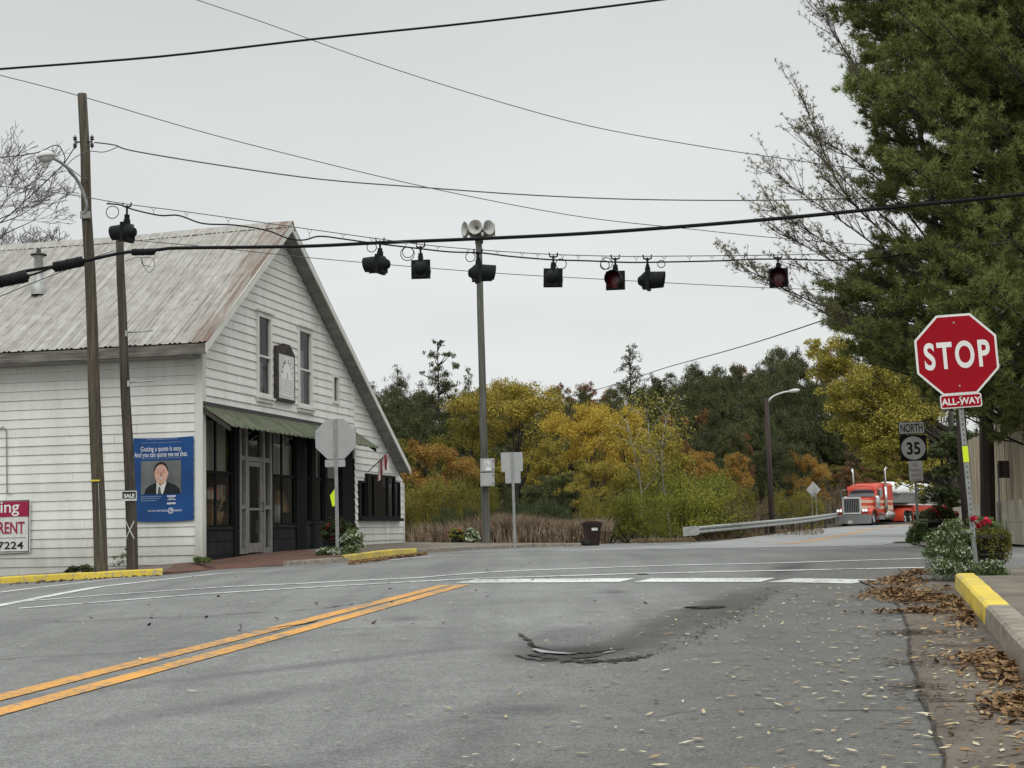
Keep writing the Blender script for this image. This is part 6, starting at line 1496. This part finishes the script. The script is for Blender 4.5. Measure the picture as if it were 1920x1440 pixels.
g=MB(); 
for px,py in ((1824,972),(1842,981),(1850,976),(1880,968),(1886,975)): g.tube([at(px+2,1005,17.5)-B,at(px,py,17.4)-B],.005,4)
g.build('stems','leaf_herb',rf)
W0=at(1770,1085,17.2)
plant('white_flower_bush','tall bushy plant with white blooms left of the near tub','' or W0,[lp(1772,1030,34,17.2,W0),lp(1788,1000,26,17.2,W0),lp(1765,1062,30,17.1,W0),lp(1800,1040,26,17.1,W0),lp(1790,1070,26,17.0,W0),lp(1755,1008,20,17.2,W0),lp(1808,1005,18,17.2,W0),lp(1778,985,14,17.2,W0),lp(1795,980,12,17.2,W0),lp(1745,1035,14,17.2,W0)],'leaf_herb',15000,.0115,'bloom_white',620,.0085,.95,.45,seed=11,fmin=0)
W1=at(1850,1090,16.9)
plant('white_flower_clump','low spreading white blooms in front of the near tub','' or W1,[lp(1830,1072,22,16.9,W1),lp(1862,1068,24,16.9,W1),lp(1885,1080,14,16.9,W1),lp(1820,1060,10,16.9,W1),lp(1900,1086,9,16.9,W1)],'leaf_herb',5000,.0115,'bloom_white',230,.0095,.95,.45,seed=12,fmin=0)
plain_stem=None
# second planter, far right corner
B,h,q=tub('black tub beside the NORTH 35 sign post',1757,1021,975,22,31.5)
plant('green_bush','round grey green bush left of the tub by the NORTH 35 sign','' or B,[lp(1717,1000,17,31.3,B),lp(1722,985,15,31.3,B),lp(1715,1010,14,31.3,B),lp(1730,1003,14,31.3,B)],'leaf_herb',3500,.028,'bloom_white',40,.012,.9,seed=13)
plant('red_flowers','dark plant with crimson blooms in the tub by the NORTH 35 sign','' or B,[lp(1745,965,14,31.5,B),lp(1768,962,16,31.5,B),lp(1757,955,14,31.5,B),lp(1785,968,12,31.5,B)],'leaf_darkherb',2200,.03,'bloom_red',34,.03,.85,seed=14)
# planter in front of the store
B,h,q=tub('black tub half hidden behind the left sign post',632,1034,1000,20,35.6)
plant('red_flowers','dark plant with crimson blooms in the tub behind the left sign post','' or B,[lp(622,1000,20,35.6,B),lp(642,1000,22,35.6,B),lp(632,985,20,35.6,B),lp(655,992,14,35.6,B),lp(614,990,12,35.6,B)],'leaf_darkherb',3600,.035,'bloom_red',26,.035,.9,seed=15)
W0=at(655,1042,35.2)
plant('white_flower_bush','upright white flowered bush right of the left sign post','' or W0,[lp(660,1005,17,35.1,W0),lp(662,1022,18,35.1,W0),lp(655,1032,15,35,W0),lp(668,1012,13,35.1,W0),lp(652,1012,12,35,W0)],'leaf_herb',5200,.025,'bloom_white',240,.02,.93,.4,seed=16,fmin=0)
W0=at(625,1046,34.8)
plant('white_flower_clump','low white flowered clump at the foot of the left sign post','' or W0,[lp(612,1034,11,34.8,W0),lp(626,1036,13,34.8,W0),lp(640,1038,12,34.8,W0),lp(600,1036,8,34.8,W0),lp(650,1042,9,34.8,W0)],'leaf_herb',2600,.025,'bloom_white',170,.022,.9,seed=17,fmin=0)
# far planter by the siren pole
B,h,q=tub('black tub left of the siren pole',857,1021,997,13,56.5)
plant('red_flowers','trailing green plant with few red blooms in the far tub','' or B,[lp(852,998,10,56.4,B),lp(862,998,9,56.4,B),lp(850,1005,8,56.3,B),lp(864,1006,7,56.3,B)],'leaf_trail',1500,.04,'bloom_red',9,.04,.95,seed=18)
W0=at(884,1022,56.3)
plant('white_flower_bush','round white flowered bush between the far tub and the siren pole','' or W0,[lp(884,1004,13,56.3,W0),lp(880,1012,11,56.2,W0),lp(890,1011,9,56.3,W0),lp(882,994,8,56.3,W0)],'leaf_herb',2800,.035,'bloom_white',200,.032,.92,seed=19,fmin=0)
# weeds
def weed(label,px,py,Y,rows,mat,n,ls,seed): 
    B=at(px,py,Y); return plant('weed',label,B,[lp(a,b_,c,Y,B,.7) for a,b_,c in rows],mat,n,ls,seed=seed,asp=.4,cat='weed',fmin=-.03)
weed('leafy weeds at the foot of the tan pole',150,1075,30.2,[(140,1068,11),(158,1066,12),(170,1070,9),(128,1071,7)],'leaf_darkherb',700,.035,21)
weed('straggly weeds between the tan and dark poles',225,1066,30.9,[(215,1045,7),(232,1042,8),(228,1055,9),(212,1058,6),(236,1030,4)],'leaf_herb',160,.03,22)
weed('green weeds growing at the store corner',378,1052,32.7,[(372,1049,9),(384,1050,9),(392,1052,5)],'leaf_herb',700,.035,23)
# --- fallen leaves
def litter(name,pts,mat,label,size,seed,asp=.36,up=2.2):
    r=np.random.default_rng(seed); C=np.array(pts); me=leafmesh(name,C,size,seed,asp,up,.45); o=objmesh(name,me,mat); return stuff(o,label,'leaves')
r=random.Random(31); P=[]
def gz(a,b): 
    X,Y=xy(a,b); return X,Y,zg(X,Y)
while len(P)<1250:
    a=r.uniform(4.2,17) ; b=.76-abs(r.gauss(0,1.35)); 
    if b<-4.2 or r.random()>(1.05-.03*a): continue
    X,Y,z=gz(a,b); P.append((X,Y,z+.016))
while len(P)<1330:
    a=r.uniform(5,16); b=r.uniform(-8,-1.5); X,Y,z=gz(a,b); P.append((X,Y,z+.018))
litter('fallen_leaves',P,'litter_pale','pale fallen leaves scattered over the right lane and gutter',.03,7,.30,9)
P=[]
def pile(px,py,ra,rb_,n,hmax,rot=0):
    c=G(px,py); a0,b0=ab(c.x,c.y)
    for _ in range(int(n*1.6)):
        t=r.uniform(0,6.28); s_=min(1.3,abs(r.gauss(0,.6))); da,db=ra*s_*math.cos(t),rb_*s_*math.sin(t); a=a0+da*math.cos(rot)-db*math.sin(rot); b=min(b0+da*math.sin(rot)+db*math.cos(rot),.73 if a0+da<16.6 else 9)
        X,Y,z=gz(a,b); P.append((X,Y,z+.02+hmax*max(0,1-s_)*r.random()))
pile(1690,1092,.7,.28,600,.07); pile(1680,1117,.75,.33,650,.07); pile(1745,1127,.5,.35,500,.06); pile(1810,1140,.35,.25,350,.06); pile(1830,1165,.45,.16,420,.08); pile(1730,1150,.25,.5,220,.04)
pile(1878,1248,.6,.22,650,.06); pile(1905,1275,.35,.16,380,.09); pile(1915,1330,.45,.17,420,.06); pile(1830,1240,.3,.2,120,.03); pile(1900,1100,.4,.3,120,.03); pile(1720,1076,.5,.25,220,.04)
litter('leaf_piles',P,'litter_brown','brown leaf piles drifted along the gutter and yellow kerb',.034,8)
P=[]
for px,py,n_ in ((1705,1188,120),(1690,1190,50),(1740,1192,70),(1697,1245,70),(1715,1248,40),(1728,1290,80),(1745,1312,60),(1700,1288,40),(1860,1110,60),(1715,1230,30)):
    c=G(px,py)
    for _ in range(n_): x=c.x+r.gauss(0,.10); y=c.y+r.gauss(0,.10)-.25*(x-c.x); P.append((x,y,zg(x,y)+.016+.006*r.random()))
litter('wet_leaf_clumps',P,'litter_dark','dark wet leaf clumps on the gutter joint',.021,9,.4,8)
P=[]
for _ in range(1500):
    t=r.random(); c=G(lerp(655,800,t),lerp(1055.5,1037.5,t)+r.uniform(.5,5)*(1-.3*t)); P.append((c.x,c.y,c.z+.02+.03*r.random()))
litter('kerb_leaves',P,'litter_brown','brown leaves under the far yellow kerb in front of the store',.05,10)
P=[]
for _ in range(240):
    t=r.random(); c=G(lerp(20,300,t),lerp(1095,1079,t)+r.uniform(-1,2.5)); P.append((c.x,c.y,c.z+.015))
for _ in range(45):
    c=G(r.uniform(150,1300),r.uniform(1040,1180)); P.append((c.x,c.y,c.z+.012))
litter('street_debris',P,'litter_dark','dark leaf crumbs along the left yellow kerb and the street','' or .04,11)
P=[]
while len(P)<2600:
    a=r.uniform(4,17); b=.78-abs(r.gauss(0,.45)); X,Y,z=gz(a,b); P.append((X,Y,z+.014))
litter('gutter_grit',P,'litter_dark','fine dark grit and leaf crumbs along the gutter','' or .008,13,.6,6)
P=[]
while len(P)<420:
    a=r.uniform(4.5,17); b=.74-abs(r.gauss(0,.22)); X,Y,z=gz(a,b); P.append((X,Y,z+.016+.01*r.random()))
litter('kerb_drift',P,'litter_brown','single brown leaves strewn along the right kerb','' or .03,14,.4,3)
# puddle in the pothole
m,n,l,b=base('puddle_water'); b.inputs['Base Color'].default_value=(.25,.25,.25,1); b.inputs['Roughness'].default_value=.3; b.inputs['Metallic'].default_value=.0; b.inputs['Specular IOR Level'].default_value=1; bump(n,l,noise(n,l,(1,1,1),9,2),b,1,.05); MATS['puddle_water']=m
for P in ([(997,1213.5),(1004,1212),(1030,1215),(1066,1217),(1085,1218),(1055,1219),(1012,1218)],[(1128,1220),(1138,1218.4),(1156,1217.5),(1150,1220),(1134,1221)]):
    g=MB(); Q=[G(*p) for p in P]; zz=min(q.z for q in Q)
    g.face([(q.x,q.y,zg(q.x,q.y)-dip(*ab(q.x,q.y))+.014) for q in Q]); struct(g.build('puddle','puddle_water'))
